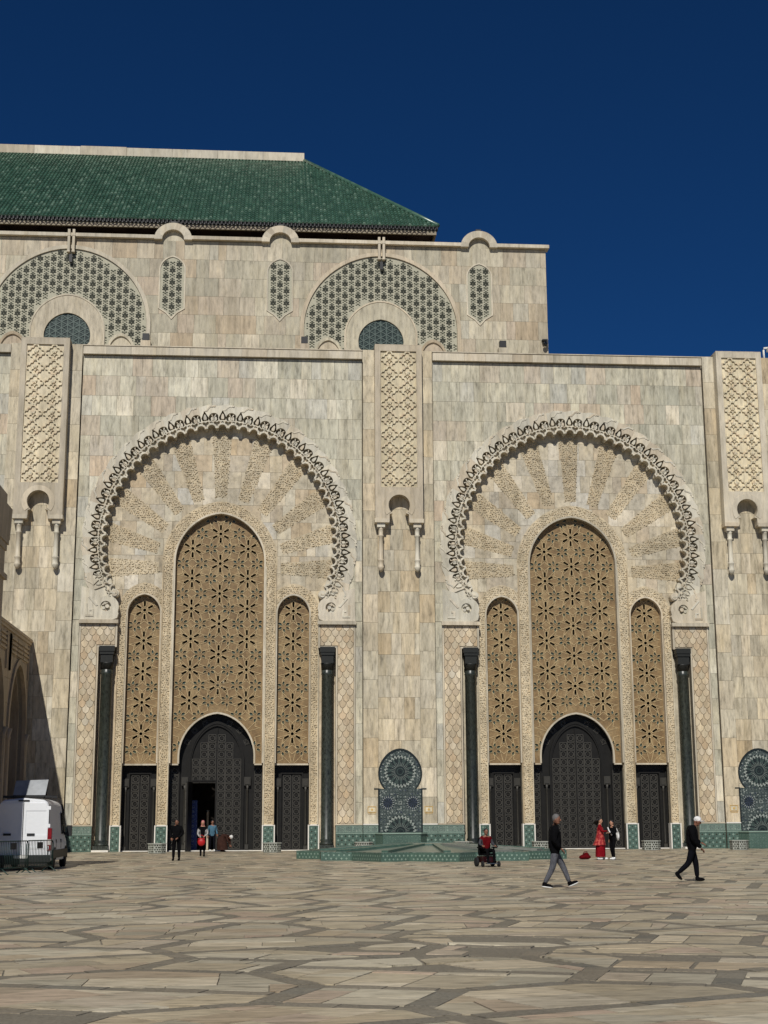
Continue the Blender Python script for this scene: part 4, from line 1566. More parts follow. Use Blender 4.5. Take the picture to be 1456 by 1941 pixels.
# nearer gate pillar, just outside the left edge
gp = thing('gate_pillar', (-9.0, -37.4, 0), 'tall shaded stone gate pillar with stepped cornice at the left picture edge', 'pillar')
mb = MB(); mb.box(-1.6, 2.4, -1.3, 1.3, 0, 11.9)
mb.obj('shaft', 'shadewall', gp)
mb = MB()
mb.box(-1.7, 2.5, -1.4, 1.45, 10.6, 10.8); mb.box(-1.65, 2.45, -1.35, 1.4, 11.7, 11.95); mb.box(-1.75, 2.5, -1.4, 1.5, 11.95, 12.15)
mb.add([(-1.9, -1.5, 12.15), (2.5, -1.4, 12.15), (2.5, 1.62, 12.15), (-1.9, 1.62, 12.15), (-1.95, -1.4, 13.35), (2.54, -1.4, 13.35), (2.54, 1.68, 13.35), (-1.95, 1.68, 13.35)],
       [(0, 3, 2, 1), (4, 5, 6, 7), (0, 1, 5, 4), (1, 2, 6, 5), (2, 3, 7, 6), (3, 0, 4, 7)])
mb.obj('cornice', 'shadewall', gp)
mb = MB(); mb.box(-1.5, 2.4, -1.3, 1.25, 13.35, 13.85)
mb.add([(-1.5, -1.3, 13.85), (2.4, -1.3, 13.85), (2.4, 1.25, 13.85), (-1.5, 1.25, 13.85), (.4, 0, 14.6)], [(0, 1, 4), (1, 2, 4), (2, 3, 4), (3, 0, 4)])
mb.obj('cap', 'shadewall', gp)

# ================================================================== GROUND
gr = MB()
gr.add([(-1500, -300, -.03), (1500, -300, -.03), (1500, 1800, -.03), (-1500, 1800, -.03)], [(0, 1, 2, 3)])
gr.obj('ground', 'esplanade', kind='structure')
pv = MB()
pv.add([(-60, -110, -.004), (80, -110, -.004), (80, .9, -.004), (-60, .9, -.004)], [(0, 1, 2, 3)])
pave = pv.obj('plaza_pavement', 'paverdark', kind='structure')
def clip_half(p, nx, ny, d):     # keep nx*x+ny*y <= d
    out = []
    n = len(p)
    for i in range(n):
        a, b = p[i], p[(i + 1) % n]
        da, db = nx * a[0] + ny * a[1] - d, nx * b[0] + ny * b[1] - d
        if da <= 0: out.append(a)
        if (da < 0 < db) or (db < 0 < da):
            t_ = da / (da - db)
            out.append((a[0] + (b[0] - a[0]) * t_, a[1] + (b[1] - a[1]) * t_))
    return out
def parea(p):
    return .5 * sum(p[i][0] * p[(i + 1) % len(p)][1] - p[(i + 1) % len(p)][0] * p[i][1] for i in range(len(p)))
def inset(p, g):
    if parea(p) < 0: p = p[::-1]
    q = p[:]
    n = len(p)
    for i in range(n):
        a, b = p[i], p[(i + 1) % n]
        ex, ey = b[0] - a[0], b[1] - a[1]
        l_ = math.hypot(ex, ey)
        nx, ny = ey / l_, -ex / l_
        q = clip_half(q, nx, ny, nx * a[0] + ny * a[1] - g)
        if len(q) < 3: return []
    return q
PT = 3.7
S8 = PT / (1 + math.sqrt(2))
rnd = random.Random(11)
slabs, bands = [], []
def split(poly, ang, rw, cw):
    ca, sa = math.cos(ang), math.sin(ang)
    us = [x * ca + y * sa for x, y in poly]; vs = [-x * sa + y * ca for x, y in poly]
    v = min(vs)
    g = .007
    while v < max(vs) - .02:
        v1 = v + rw * rnd.uniform(.85, 1.2)
        if max(vs) - v1 < .22: v1 = max(vs)
        row = clip_half(clip_half(poly, sa, -ca, -(v + g)), -sa, ca, v1 - g)
        if len(row) >= 3:
            u = min(us) - rnd.uniform(0, cw * .8)
            while u < max(us):
                u1 = u + cw * rnd.uniform(.7, 1.35)
                c_ = clip_half(clip_half(row, -ca, -sa, -(u + g)), ca, sa, u1 - g)
                if len(c_) >= 3 and abs(parea(c_)) > .006:
                    slabs.append(c_)
                u = u1
        v = v1
X0, Y0 = .4, -76.9
ix0, ix1 = -26, 30
iy0, iy1 = -22, 32
RA = R(24)
def rotp_(p):
    x, y = p[0] - 3.5, p[1] + 70
    return (3.5 + x * math.cos(RA) - y * math.sin(RA), -70 + x * math.sin(RA) + y * math.cos(RA))
def visible(x, y):
    d = Vector((x, y, 0)) - CAM
    zz = d.dot(fw)
    if zz < 3: return False
    return abs(d.dot(r2) / zz) < .29 and d.dot(u2) / zz > -.375
for j in range(iy0, iy1):
    for i in range(ix0, ix1):
        cx, cy = X0 + i * PT, Y0 + j * PT
        ux, uy = rotp_((cx, cy))
        if uy > .5 or uy < -92 or not any(visible(ux + a, uy + b) for a, b in ((0, 0), (PT, 0), (-PT, 0), (0, PT))):
            continue
        h = PT / 2; s2 = S8 / 2
        octg = [(cx + a * 1.0, cy + b) for a, b in ((h, s2), (s2, h), (-s2, h), (-h, s2), (-h, -s2), (-s2, -h), (s2, -h), (h, -s2))]
        kind = rnd.choice('VHHDEXC')
        lines = {'V': [(1, 0)], 'H': [(0, 1)], 'D': [(.7071, .7071)], 'E': [(.7071, -.7071)], 'X': [(.7071, .7071), (.7071, -.7071)], 'C': [(0, 1), (1, 0)]}[kind]
        parts = [octg]
        for nx, ny in lines:
            d0 = nx * cx + ny * cy
            parts = [p for q in parts for p in (clip_half(q, nx, ny, d0), clip_half(q, -nx, -ny, -d0)) if len(p) >= 3]
        for q in parts:
            q = inset(q, .155)
            if q: split(q, rnd.choice((0, 0, 0, PI / 4, -PI / 4)) - rnd.choice((0, RA)), *rnd.choice(((.72, 1.3), (.58, .85), (.9, 1.1))))
        k = S8 / math.sqrt(2)
        c2 = (cx + PT / 2, cy + PT / 2)
        q = inset([(c2[0] + k, c2[1]), (c2[0], c2[1] + k), (c2[0] - k, c2[1]), (c2[0], c2[1] - k)], .155)
        if q: split(q, PI / 4 * rnd.choice((1, -1)), .7, 1.0)
        E = []
        h = PT / 2
        for nx, ny in lines:
            e = h if nx * ny == 0 else PT / 2 / math.cos(PI / 8) * math.cos(PI / 8)
            E += [((cx, cy), (cx - ny * e, cy + nx * e)), ((cx, cy), (cx + ny * e, cy - nx * e))]
        E += [((cx + h, cy - S8 / 2), (cx + h, cy)), ((cx + h, cy), (cx + h, cy + S8 / 2)), ((cx - S8 / 2, cy + h), (cx, cy + h)), ((cx, cy + h), (cx + S8 / 2, cy + h))]
        for sx in (-1, 1):
            for sy in (-1, 1):
                E.append(((cx + sx * h, cy + sy * S8 / 2), (cx + sx * S8 / 2, cy + sy * h)))
        for a, b in E:
            d = Vector((b[0] - a[0], b[1] - a[1])); ln = d.length; d /= ln
            n_ = Vector((-d.y, d.x))
            t0, t1 = .2, ln - .2
            if t1 - t0 < .25: continue
            m_ = 1 if t1 - t0 < 1.0 else 2
            for k2 in range(m_):
                u0 = t0 + (t1 - t0) * k2 / m_ + .005; u1 = t0 + (t1 - t0) * (k2 + 1) / m_ - .005
                w = .148
                bands.append([(a[0] + d.x * u + n_.x * v, a[1] + d.y * u + n_.y * v) for u, v in ((u0, -w), (u1, -w), (u1, w), (u0, w))])
slabs = [[rotp_(q) for q in p] for p in slabs]
whole, slabs = slabs, []
for p in whole:
    cx, cy = sum(q[0] for q in p) / len(p), sum(q[1] for q in p) / len(p)
    if cy < -50 and abs(parea(p)) > .25 and rnd.random() < .16:
        a = rnd.uniform(0, PI); g = rnd.uniform(.006, .014)
        nx, ny = math.cos(a), math.sin(a)
        d0 = nx * cx + ny * cy + rnd.uniform(-.12, .12)
        slabs += [q for q in (clip_half(p, nx, ny, d0 - g), clip_half(p, -nx, -ny, -d0 - g)) if len(q) >= 3]
    else:
        slabs.append(p)
bands = [[rotp_(q) for q in p] for p in bands]
def cen(p):
    return sum(q[0] for q in p) / len(p), sum(q[1] for q in p) / len(p)
def broken(x, y):
    return math.exp(-(((x - 6.6) / 2.0) ** 2 + ((y + 70.8) / 2.2) ** 2)) + .5 * math.exp(-(((x - 4.2) / 1.2) ** 2 + ((y + 70) / 1.0) ** 2))
def near_key(p):
    x, y = cen(p)
    return (x - CAM.x) ** 2 + (y - CAM.y) ** 2
def slab_mesh(mb, p, top, thick):
    x, y = cen(p)
    b = broken(x, y)
    tilt = .002 + .04 * b
    ax, ay = rnd.uniform(-tilt, tilt), rnd.uniform(-tilt, tilt)
    dz = rnd.uniform(-.003, .003) - (rnd.random() < .3) * b * .07
    q = p
    if b > .35:
        g = 1 - rnd.uniform(0, .09)
        q = [(x + (a - x) * g, y + (c - y) * g) for a, c in p]
    mb.slab(q, lambda a, c: top + dz + ax * (a - x) + ay * (c - y), -thick)
for lst, nm, mat, top in ((slabs, 'paving_slab', 'paver', .006), (bands, 'paving_band', 'paverdark', .005)):
    lst.sort(key=near_key)
    cnt, rest = 0, MB()
    for p in lst:
        x, y = cen(p)
        if broken(x, y) > .4 and rnd.random() < .07:
            continue
        vis = visible(x, y)
        if cnt < 300 and vis:
            mb = MB(); slab_mesh(mb, p, top, .05); mb.obj(nm, mat, pave); cnt += 1
        else:
            slab_mesh(rest, p, top, .05)
    rest.obj(nm + 's', mat, pave, kind='stuff')
# ================================================================== WALL FOUNTAINS
def wedge_ring(mb, cx, cz, r0, r1, n, y, mats, clip=None, taper=1.0, frac=1.0, ph=0):
    for i in range(n):
        a0 = ph + 2 * PI * i / n
        a1 = a0 + 2 * PI / n * frac
        am, da = (a0 + a1) / 2, (a1 - a0) / 2
        q = [(cx + r0 * math.sin(a0), cz + r0 * math.cos(a0)), (cx + r0 * math.sin(a1), cz + r0 * math.cos(a1)),
             (cx + r1 * math.sin(am + da * taper), cz + r1 * math.cos(am + da * taper)), (cx + r1 * math.sin(am - da * taper), cz + r1 * math.cos(am - da * taper))]
        if taper == 0: q = q[:3]
        if clip and not all(clip(x, z) for x, z in q): continue
        mb.prism(q, y, y + .02, mats[i % len(mats)])
def rosette(mb, cx, cz, R_, n, y, clip=None, blue=False):
    D, G, Lt = (0, 3 if blue else 1, 2)
    wedge_ring(mb, cx, cz, .0001, R_ * .99, 48, y, [D, G], clip)
    wedge_ring(mb, cx, cz, R_ * .86, R_ * 1.0, n, y - .012, [Lt], clip, 0)
    wedge_ring(mb, cx, cz, R_ * .78, R_ * .9, n, y - .008, [Lt], clip, .5, .5, PI / n)
    wedge_ring(mb, cx, cz, R_ * .5, R_ * .8, n, y - .006, [D, G], clip, .3)
    wedge_ring(mb, cx, cz, R_ * .3, R_ * .55, n * 2, y - .010, [Lt, D], clip, .35, .5)
    wedge_ring(mb, cx, cz, .0001, R_ * .31, 16, y - .014, [D], clip)
    wedge_ring(mb, cx, cz, R_ * .17, R_ * .21, 16, y - .018, [1], clip)
    wedge_ring(mb, cx, cz, .0001, R_ * .09, 8, y - .02, [Lt], clip, 0)
mb = MB(); mb.prism(niche_poly(-.02), -.17, -.14)
me_fp = mb.mesh('mosaic_panel', 'mosbed')
mb = MB()
a_, b_ = niche_poly(.04), niche_poly(-.05)
plate(mb, [a_], [b_], -.215, -.15)
mb.box(-1.62, -1.3, -.23, -.2, 3.66, 3.73); mb.box(1.3, 1.62, -.23, -.2, 3.66, 3.73)
me_ff = mb.mesh('niche_frame', 'mos_dk')
NPc = niche_poly(-.07)
clipn = lambda x, z: in_poly(NPc, x, z)
ros = []
mb = MB(); rosette(mb, 0, 4.75, 1.02, 28, -.178, clipn); ros.append(mb.mesh('rosette', ['mos_dk', 'mos_gr', 'mos_lt', 'mos_bl']))
mb = MB(); rosette(mb, 0, 1.1, 1.02, 28, -.178, clipn); ros.append(mb.mesh('rosette', ['mos_dk', 'mos_gr', 'mos_lt', 'mos_bl']))
for s in (-1, 1):
    mb = MB()
    wedge_ring(mb, s * .77, 2.85, .0001, .42, 32, -.178, [0, 3], clipn)
    wedge_ring(mb, s * .77, 2.85, .3, .42, 18, -.19, [2], clipn, .2, .55)
    wedge_ring(mb, s * .77, 2.85, .1, .28, 18, -.186, [3, 0], clipn, .6)
    ros.append(mb.mesh('rosette', ['mos_dk', 'mos_gr', 'mos_lt', 'mos_bl']))
mb = MB(); frame_box(mb, -.1, .1, 2.75, 2.95, .03, -.195, -.17)
me_sq = mb.mesh('mosaic_square', 'mos_lt')
mb = MB()
rnd = random.Random(3)
for k_ in range(420):          # scattered small stars of the field
    x, z = rnd.uniform(-1.3, 1.3), rnd.uniform(1.1, 6)
    if not clipn(x, z): continue
    if math.hypot(x, z - 4.75) < 1.06 or math.hypot(x, z - 1.1) < 1.06 or any(math.hypot(x - s * .77, z - 2.85) < .46 for s in (-1, 1)): continue
    r_ = .05
    mb.prism([(x, z + r_), (x + r_, z), (x, z - r_), (x - r_, z)], -.18, -.17, rnd.choice((0, 1, 2, 2, 3)))
me_st = mb.mesh('mosaic_star', ['mos_dk', 'mos_gr', 'mos_lt', 'mos_bl'])
def basin_poly(g=0):
    return [(-1.55 - g, -.26), (-1.15 - g * .7, -1.05 - g), (1.15 + g * .7, -1.05 - g), (1.6 + g, -.26)]
mb = MB(); mb.slab(basin_poly()[::-1], .98, 0)
me_bs = mb.mesh('basin', 'dado')
mb = MB()
o_, i_ = basin_poly(.05), [(-1.35, -.3), (-1.05, -.85), (1.05, -.85), (1.38, -.3)]
n = 4
vs = [(x, y, .98) for x, y in o_] + [(x, y, 1.06) for x, y in o_] + [(x, y, 1.06) for x, y in i_] + [(x, y, .985) for x, y in i_]
fs = []
for i in range(3):
    fs += [(i, i + 1, n + i + 1, n + i), (n + i, n + i + 1, 2 * n + i + 1, 2 * n + i), (2 * n + i, 2 * n + i + 1, 3 * n + i + 1, 3 * n + i)]
mb.add(vs, [f[::-1] for f in fs])
me_br = mb.mesh('basin_rim', 'basindot')
for px, lab in ((PILS[1], 'keyhole wall fountain with round zellij rosettes between the two great arches'), (PILS[2], 'keyhole wall fountain with round zellij rosettes cut off by the right picture edge')):
    f = thing('wall_fountain', (px, 0, 0), lab, 'wall fountain', 'mosaic wall fountains')
    p_ = link('mosaic_panel', me_fp, f)
    for me in ros: link('rosette', me, p_)
    link('mosaic_square', me_sq, p_)
    link('mosaic_stars', me_st, p_, kind='stuff')
    link('niche_frame', me_ff, f)
    b = link('basin', me_bs, f)
    link('basin_rim', me_br, b)

# ================================================================== STAR FOUNTAIN ON THE PLAZA
ff = thing('star_fountain', (11.2, -19.4, 0), 'low star-shaped fountain of green tiles on the plaza before the middle pilaster', 'fountain')
NS = 12
star = []
for i in range(NS):
    a = 2 * PI * (i + .1) / NS
    a2 = 2 * PI * (i + .42) / NS
    star.append((6.55 * math.sin(a), -7.5 * math.cos(a)))
    star.append((5.6 * math.sin(a2), -6.4 * math.cos(a2)))
HF = .36
mb = MB(); mb.slab([(x, y) for x, y in star], HF, 0)
fb = mb.obj('star_base', 'basintile', ff)
mb = MB()
for i in range(len(star)):
    a, b = Vector(star[i]), Vector(star[(i + 1) % len(star)])
    d = b - a; ln = d.length; d /= ln
    nrm_ = Vector((d.y, -d.x))
    if nrm_.dot((a + b) / 2) < 0: nrm_ = -nrm_
    k = max(1, int(ln / .2))
    for j in range(k):
        for r_ in range(2):
            u = (j + .5 + (.0 if r_ else .5) * .98) * ln / k
            if u > ln - .03: continue
            z = .1 + r_ * .15
            c = a + d * u + nrm_ * .006
            s = .05
            P = lambda du, dz_: (c.x + d.x * du, c.y + d.y * du, z + dz_)
            q = [P(0, s), P(s, 0), P(0, -s), P(-s, 0)]
            mb.add(q, [(0, 1, 2, 3)])
mb.obj('pale_tile_studs', 'basindot', fb, kind='stuff')
mb = MB()
for i in range(len(star)):
    a, b = star[i], star[(i + 1) % len(star)]
    a2, b2 = (a[0] * .95, a[1] * .95), (b[0] * .95, b[1] * .95)
    mb.slab([a, b, b2, a2], HF + .035, HF + .002)
mb.obj('rim_tiles', 'basintop', ff)
mb = MB()
for i in range(NS):           # twelve sloping facets up to the middle
    a0, a1 = 2 * PI * i / NS, 2 * PI * (i + 1) / NS
    p0, p1 = (5.0 * math.sin(a0), -5.6 * math.cos(a0)), (5.0 * math.sin(a1), -5.6 * math.cos(a1))
    q0, q1 = (1.3 * math.sin(a0), -1.4 * math.cos(a0)), (1.3 * math.sin(a1), -1.4 * math.cos(a1))
    vs = [(p0[0], p0[1], HF + .004), (p1[0], p1[1], HF + .004), (q1[0], q1[1], .62), (q0[0], q0[1], .62)]
    mb.add(vs, [(0, 1, 2, 3)])
mb.obj('sloping_top', 'basintop', ff)
for i in range(NS):
    a = 2 * PI * i / NS
    mb = MB()
    grey = i in (1, 2, 7, 8)
    w = .42 if grey else .16
    ca, sa = math.cos(a), math.sin(a)
    P = lambda u, v, z: (u * sa + v * ca, -(u * 1.1 * ca) + v * sa, z)
    vs = [P(5.4, -w, HF), P(5.4, w, HF), P(1.3, w, .6), P(1.3, -w, .6), P(5.4, -w, HF + .1), P(5.4, w, HF + .1), P(1.3, w, .7), P(1.3, -w, .7)]
    mb.add(vs, [(0, 1, 2, 3), (4, 7, 6, 5), (0, 4, 5, 1), (1, 5, 6, 2), (2, 6, 7, 3), (3, 7, 4, 0)])
    if grey:
        for k_ in range(6):
            u0 = 1.7 + k_ * .6
            z0 = .7 - (u0 - 1.3) / 4.1 * .24
            vs = [P(u0, -w * .7, z0 + .006), P(u0 + .25, -w * .7, z0 - .008), P(u0 + .25, w * .7, z0 - .008), P(u0, w * .7, z0 + .006)]
            mb.add(vs + [(x, y, z - .03) for x, y, z in vs], [(0, 3, 2, 1), (0, 1, 5, 4), (1, 2, 6, 5), (2, 3, 7, 6), (3, 0, 4, 7)], 1)
    mb.obj('water_channel' if grey else 'tile_rib', ['basinstone', 'basintile'] if grey else 'basintile', ff)
mb = MB(); mb.lathe([(1.4, .55), (1.4, .68), (1.15, .72), (1.1, .64)], (0, 0, 0), 12, 0, False)
mb.obj('centre_bowl', 'basintop', ff)

# ================================================================== MOSAIC PLANTERS
mb = MB()
apo, hh_ = .5, .55
oct_ = lambda r: [(r / math.cos(PI / 8) * math.sin(PI / 8 + PI / 4 * i), r / math.cos(PI / 8) * math.cos(PI / 8 + PI / 4 * i)) for i in range(8)]
mb.slab(oct_(apo), hh_ - .02, .03)
mb.slab(oct_(apo - .04), .03, 0)
me_tub = mb.mesh('tub', 'tubside')
mb = MB()
for i in range(8):
    a, b = Vector(oct_(apo)[i]), Vector(oct_(apo)[(i + 1) % 8])
    d = (b - a); ln = d.length; d /= ln
    n_ = ((a + b) / 2).normalized()
    for r_ in range(4):
        for j in range(3):
            u = (j + .5) * ln / 3 if r_ % 2 else j * ln / 3
            if u < .02: u = .055
            z = .11 + r_ * .115
            c = a + d * u + n_ * .004
            s = .056
            P = lambda du, dz_: (c.x + d.x * du, c.y + d.y * du, z + dz_)
            mb.add([P(0, s), P(s, 0), P(0, -s), P(-s, 0)], [(0, 1, 2, 3)])
me_tt = mb.mesh('dark_tile_lozenges', 'fleurdk')
mb = MB()
o1, o2 = oct_(apo + .03), oct_(apo - .08)
for i in range(8):
    mb.slab([o1[i], o1[(i + 1) % 8], o2[(i + 1) % 8], o2[i]], hh_ + .02, hh_ - .03)
me_tr = mb.mesh('tub_rim', 'tubside')
M['soil'] = plain('soil', (70, 56, 42), .95)
mb = MB(); mb.slab(oct_(apo - .08), hh_ - .01, hh_ - .05)
me_ts = mb.mesh('soil', 'soil')
for (x, y, lab) in ((-3.05, -5.0, 'octagonal mosaic tub behind the man in the black suit'), (3.5, -4.6, 'octagonal mosaic tub before the right jamb of the left portal'),
                    (8.85, -3.6, 'octagonal mosaic tub left of the middle wall fountain'), (14.7, -3.8, 'octagonal mosaic tub half hidden by the star fountain top'),
                    (19.1, -5.2, 'octagonal mosaic tub behind the man in grey jeans'), (25.75, -4.6, 'octagonal mosaic tub between the red dressed woman and the white cap man'),
                    (30.9, -5.0, 'octagonal mosaic tub at the right end of the row')):
    t_ = thing('planter', (x, y, 0), lab, 'planter', 'mosaic tubs along the portal', rz=R(8))
    b = link('tub', me_tub, t_)
    link('tile_lozenges', me_tt, b, kind='stuff')
    link('tub_rim', me_tr, t_)
    link('soil', me_ts, t_)

# ================================================================== VAN
van = thing('delivery_van', (-5.72, -34.5, 0), 'white panel van parked half in shadow at the left with a board on its roof', 'van', rz=R(1.6))
def section(y, hw, zb, zt, n=5, rr=.28, shoulder=.06):
    pts = [(-hw + .03, zb), (-hw, zb + .25), (-hw, .95), (-hw + .03, 1.1)]
    for i in range(n + 1):
        a = PI - PI / 2 * i / n
        pts.append((-(hw - .08 - shoulder - rr) + rr * math.cos(a), zt - .06 - rr + rr * math.sin(a)))
    pts.append((0, zt))
    full = pts + [(-x, z) for x, z in pts[-2::-1]]
    return [(x, y, z) for x, z in full]
secs = [section(0, 1.02, .42, 2.58), section(.07, 1.05, .36, 2.63), section(1.5, 1.06, .32, 2.66), section(4.1, 1.06, .32, 2.62), section(4.45, 1.05, .32, 2.5, shoulder=.08),
        section(5.2, 1.02, .32, 1.62, rr=.2), section(5.7, .98, .34, 1.28, rr=.12), section(5.95, .9, .4, 1.05, rr=.05)]
mb = MB()
n = len(secs[0])
vs = [p for s in secs for p in s]
fs = []
for j in range(len(secs) - 1):
    for i in range(n - 1):
        fs.append((j * n + i, j * n + i + 1, (j + 1) * n + i + 1, (j + 1) * n + i))
    fs.append((j * n + n - 1, j * n, (j + 1) * n, (j + 1) * n + n - 1))
fs.append(tuple(range(n - 1, -1, -1)))
fs.append(tuple((len(secs) - 1) * n + i for i in range(n)))
mb.add(vs, fs, 0, False)
body = mb.obj('body', 'vanwhite', van)
for s in (-1, 1):
    mb = MB()
    x0, x1 = sorted((s * .015, s * .93))
    P = [(x0, .5), (x1, .5), (x1, 2.3), (x1 - .1 * s if s > 0 else x1, 2.44), (x0, 2.46)]
    if s < 0: P = [(-x, z) for x, z in [(.015, .5), (.93, .5), (.93, 2.3), (.83, 2.44), (.015, 2.46)]]
    plate(mb, [P], [[(s * x, z) for x, z in ((.1, 1.28), (.84, 1.28), (.84, 2.16), (.1, 2.16))]], -.035, .01)
    mb.prism([(s * x, z) for x, z in ((.1, 1.28), (.84, 1.28), (.84, 2.16), (.1, 2.16))], -.018, .01)
    mb.prism([(s * x, z) for x, z in ((.14, .78), (.84, .78), (.84, .9), (.14, .84))], -.05, -.03)
    d = mb.obj('rear_door', 'vanwhite', van)
    mb = MB()
    xh = .16 if s > 0 else .42
    mb.box(s * xh if s > 0 else -.7, s * xh + .28 if s > 0 else -.42, -.07, -.035, 1.26, 1.34)
    mb.obj('door_handle', 'plastic', d)
    for z in (.75, 1.55, 2.2):
        mb = MB(); mb.box(s * .95 - .045, s * .95 + .045, -.05, .0, z, z + .13)
        mb.obj('hinge', 'vanwhite', d)
    mb = MB(); mb.box(s * .985 - .075, s * .985 + .075, -.05, .12, .72, 1.52)
    l_ = mb.obj('tail_light', 'redlamp', van)
    mb = MB(); mb.box(s * .985 - .07, s * .985 + .07, -.056, -.04, .92, 1.12)
    mb.obj('reverse_lamp', 'cleanlamp', l_)
    mb = MB()
    mb.box(s * 1.2 - .1, s * 1.2 + .1, 4.55, 4.75, 1.2, 1.62); mb.box(min(s * 1.0, s * 1.14), max(s * 1.0, s * 1.14), 4.6, 4.72, 1.25, 1.35)
    mb.obj('wing_mirror', 'plastic', van)
    mb = MB()
    mb.add([(s * 1.052, 3.5, 1.3), (s * 1.05, 4.6, 1.3), (s * 1.0, 4.35, 2.05), (s * .985, 3.5, 2.12)], [(0, 1, 2, 3) if s > 0 else (3, 2, 1, 0)])
    vs = mb.v[:]
    mb.add([(x - s * .03, y, z) for x, y, z in vs], [(3, 2, 1, 0) if s > 0 else (0, 1, 2, 3)])
    mb.obj('side_window', 'glass', van)
    mb = MB()
    mb.box(min(s * 1.0, s * 1.085), max(s * 1.0, s * 1.085), .35, 5.3, .42, .72)
    mb.obj('side_cladding', 'plastic', van)
    mb = MB()
    for y0, y1 in ((.12, 1.55), (1.65, 3.05), (3.15, 3.2)):
        for yy in (y0, y1):
            mb.box(min(s * 1.0, s * 1.064), max(s * 1.0, s * 1.064), yy - .008, yy + .008, .75, 1.1)
    mb.obj('panel_seam', 'plastic', van)
    for y in (1.15, 4.95):
        w_ = None
        mb = MB()
        prof = [(.2, -.11), (.33, -.11), (.36, -.06), (.36, .06), (.33, .11), (.2, .11)]
        m2 = MB(); m2.lathe(prof, (0, 0, 0), 20)
        m2.v = [(p[2], p[0], p[1]) for p in m2.v]
        wh = m2.obj('wheel', 'rubber', van, (s * .95, y, .36))
        m3 = MB(); m3.lathe([(.21, -.06), (.21, .07), (.05, .09)], (0, 0, 0), 14)
        m3.v = [(p[2] * s, p[0], p[1]) for p in m3.v]
        m3.obj('rim', 'chrome', wh)
        mb = MB()
        for k_ in range(9):
            a0, a1 = PI * k_ / 9, PI * (k_ + 1) / 9
            pts = [(s * 1.075, y + c_ * math.cos(a), .36 + c_ * math.sin(a)) for c_, a in ((.4, a0), (.47, a0), (.47, a1), (.4, a1))]
            mb.add(pts + [(x - s * .08, y_, z) for x, y_, z in pts], [(0, 1, 2, 3), (3, 2, 1, 0), (0, 4, 5, 1), (2, 6, 7, 3), (1, 5, 6, 2)])
        mb.obj('wheel_arch', 'plastic', van)
mb = MB(); mb.box(-1.04, 1.04, -.14, .12, .3, .56); mb.box(-.95, .95, -.1, 0, .22, .3)
mb.obj('rear_bumper', 'plastic', van)
mb = MB(); mb.box(-.013, .013, -.034, 0, .5, 2.46)
mb.obj('door_seam', 'plastic', van)
for s in (-1, 1):
    mb = MB(); mb.box(s * .945 - .008, s * .945 + .008, -.02, .03, .5, 2.4)
    mb.obj('door_seam', 'plastic', van)
mb = MB(); mb.box(-.26, .26, -.155, -.14, .44, .55)
pl_ = mb.obj('number_plate', 'plate', van)
mb = MB(); mb.box(-.2, .2, -.03, .02, 2.5, 2.56)
mb.obj('brake_light', 'plastic', van)
mb = MB()
mb.add([(-.93, 4.42, 2.42), (.93, 4.42, 2.42), (.98, 5.22, 1.62), (-.98, 5.22, 1.62)], [(0, 3, 2, 1)])
mb.v = [(x, y + .03, z + .03) for x, y, z in mb.v]
mb.obj('windscreen', 'glass', van)
board = thing('roof_board', (-5.58, -34.15, 2.62), 'grey sheet metal board propped up on the van roof', 'board', rz=R(2))
mb = MB()
mb.add([(-.6, -.1, .12), (.58, -.1, .12), (.64, .22, .7), (-.56, .22, .66), (-.6, -.06, .1), (.58, -.06, .1), (.64, .27, .67), (-.56, .27, .63)], [(0, 1, 2, 3), (7, 6, 5, 4), (1, 5, 6, 2), (3, 7, 4, 0), (0, 4, 5, 1), (2, 6, 7, 3)])
mb.obj('sheet', 'alu', board)
mb = MB()
mb.box(-.95, .85, -.2, -.12, .02, .1); mb.box(-1.0, .95, .6, .68, .02, .1)
for x in (-.55, .55):
    mb.box(x - .03, x + .03, -.3, .68, .04, .09); mb.box(x - .03, x + .03, .42, .48, .05, .6)
mb.obj('roof_rack', 'plastic', board)

# ================================================================== BARRIERS
def barrier_meshes():
    mb = MB()
    Lb, r_ = 1.0, .022
    pts = [(-Lb, 0, .12), (-Lb, 0, .98), (-Lb + .04, 0, 1.06), (-Lb + .12, 0, 1.1), (Lb - .12, 0, 1.1), (Lb - .04, 0, 1.06), (Lb, 0, .98), (Lb, 0, .12)]
    mb.tube(pts, r_, 6)
    mb.tube([(-Lb, 0, .2), (Lb, 0, .2)], r_, 6)
    fr = mb.mesh('frame', 'barrier')
    mb = MB(); mb.tube([(0, 0, .2), (0, 0, 1.1)], .011, 5)
    bar = mb.mesh('bar', 'barrier')
    mb = MB(); mb.tube([(0, -.3, .0), (0, -.24, .03), (0, -.06, .16), (0, .06, .16), (0, .24, .03), (0, .3, 0)], .02, 6)
    ft = mb.mesh('foot', 'barrier')
    mb = MB(); mb.box(-.14, .14, -.03, .03, .82, 1.04)
    sg = mb.mesh('sign_plate', 'black')
    return fr, bar, ft, sg
bm_ = barrier_meshes()
proto = None
for x, y, rz, lab in ((-4.83, -36.0, 71, 'dark green crowd barrier nearest the van tail light'), (-5.42, -38.05, 69, 'dark green crowd barrier in the middle of the row behind the van'), (-6.02, -40.1, 74, 'dark green crowd barrier cut off by the left picture edge')):
    if proto is None:
        proto = thing('crowd_barrier', (x, y, 0), lab, 'barrier', 'crowd barriers behind the van', rz=R(rz))
        link('frame', bm_[0], proto)
        for k_ in range(17): link('bar', bm_[1], proto, (-.9 + k_ * .1125, 0, 0))
        for k_ in (-.75, .75): link('foot', bm_[2], proto, (k_, 0, 0))
        link('sign_plate', bm_[3], proto)
    else:
        c = copy_tree(proto); c.location = (x, y, 0); c.rotation_euler.z = R(rz); c['label'] = lab

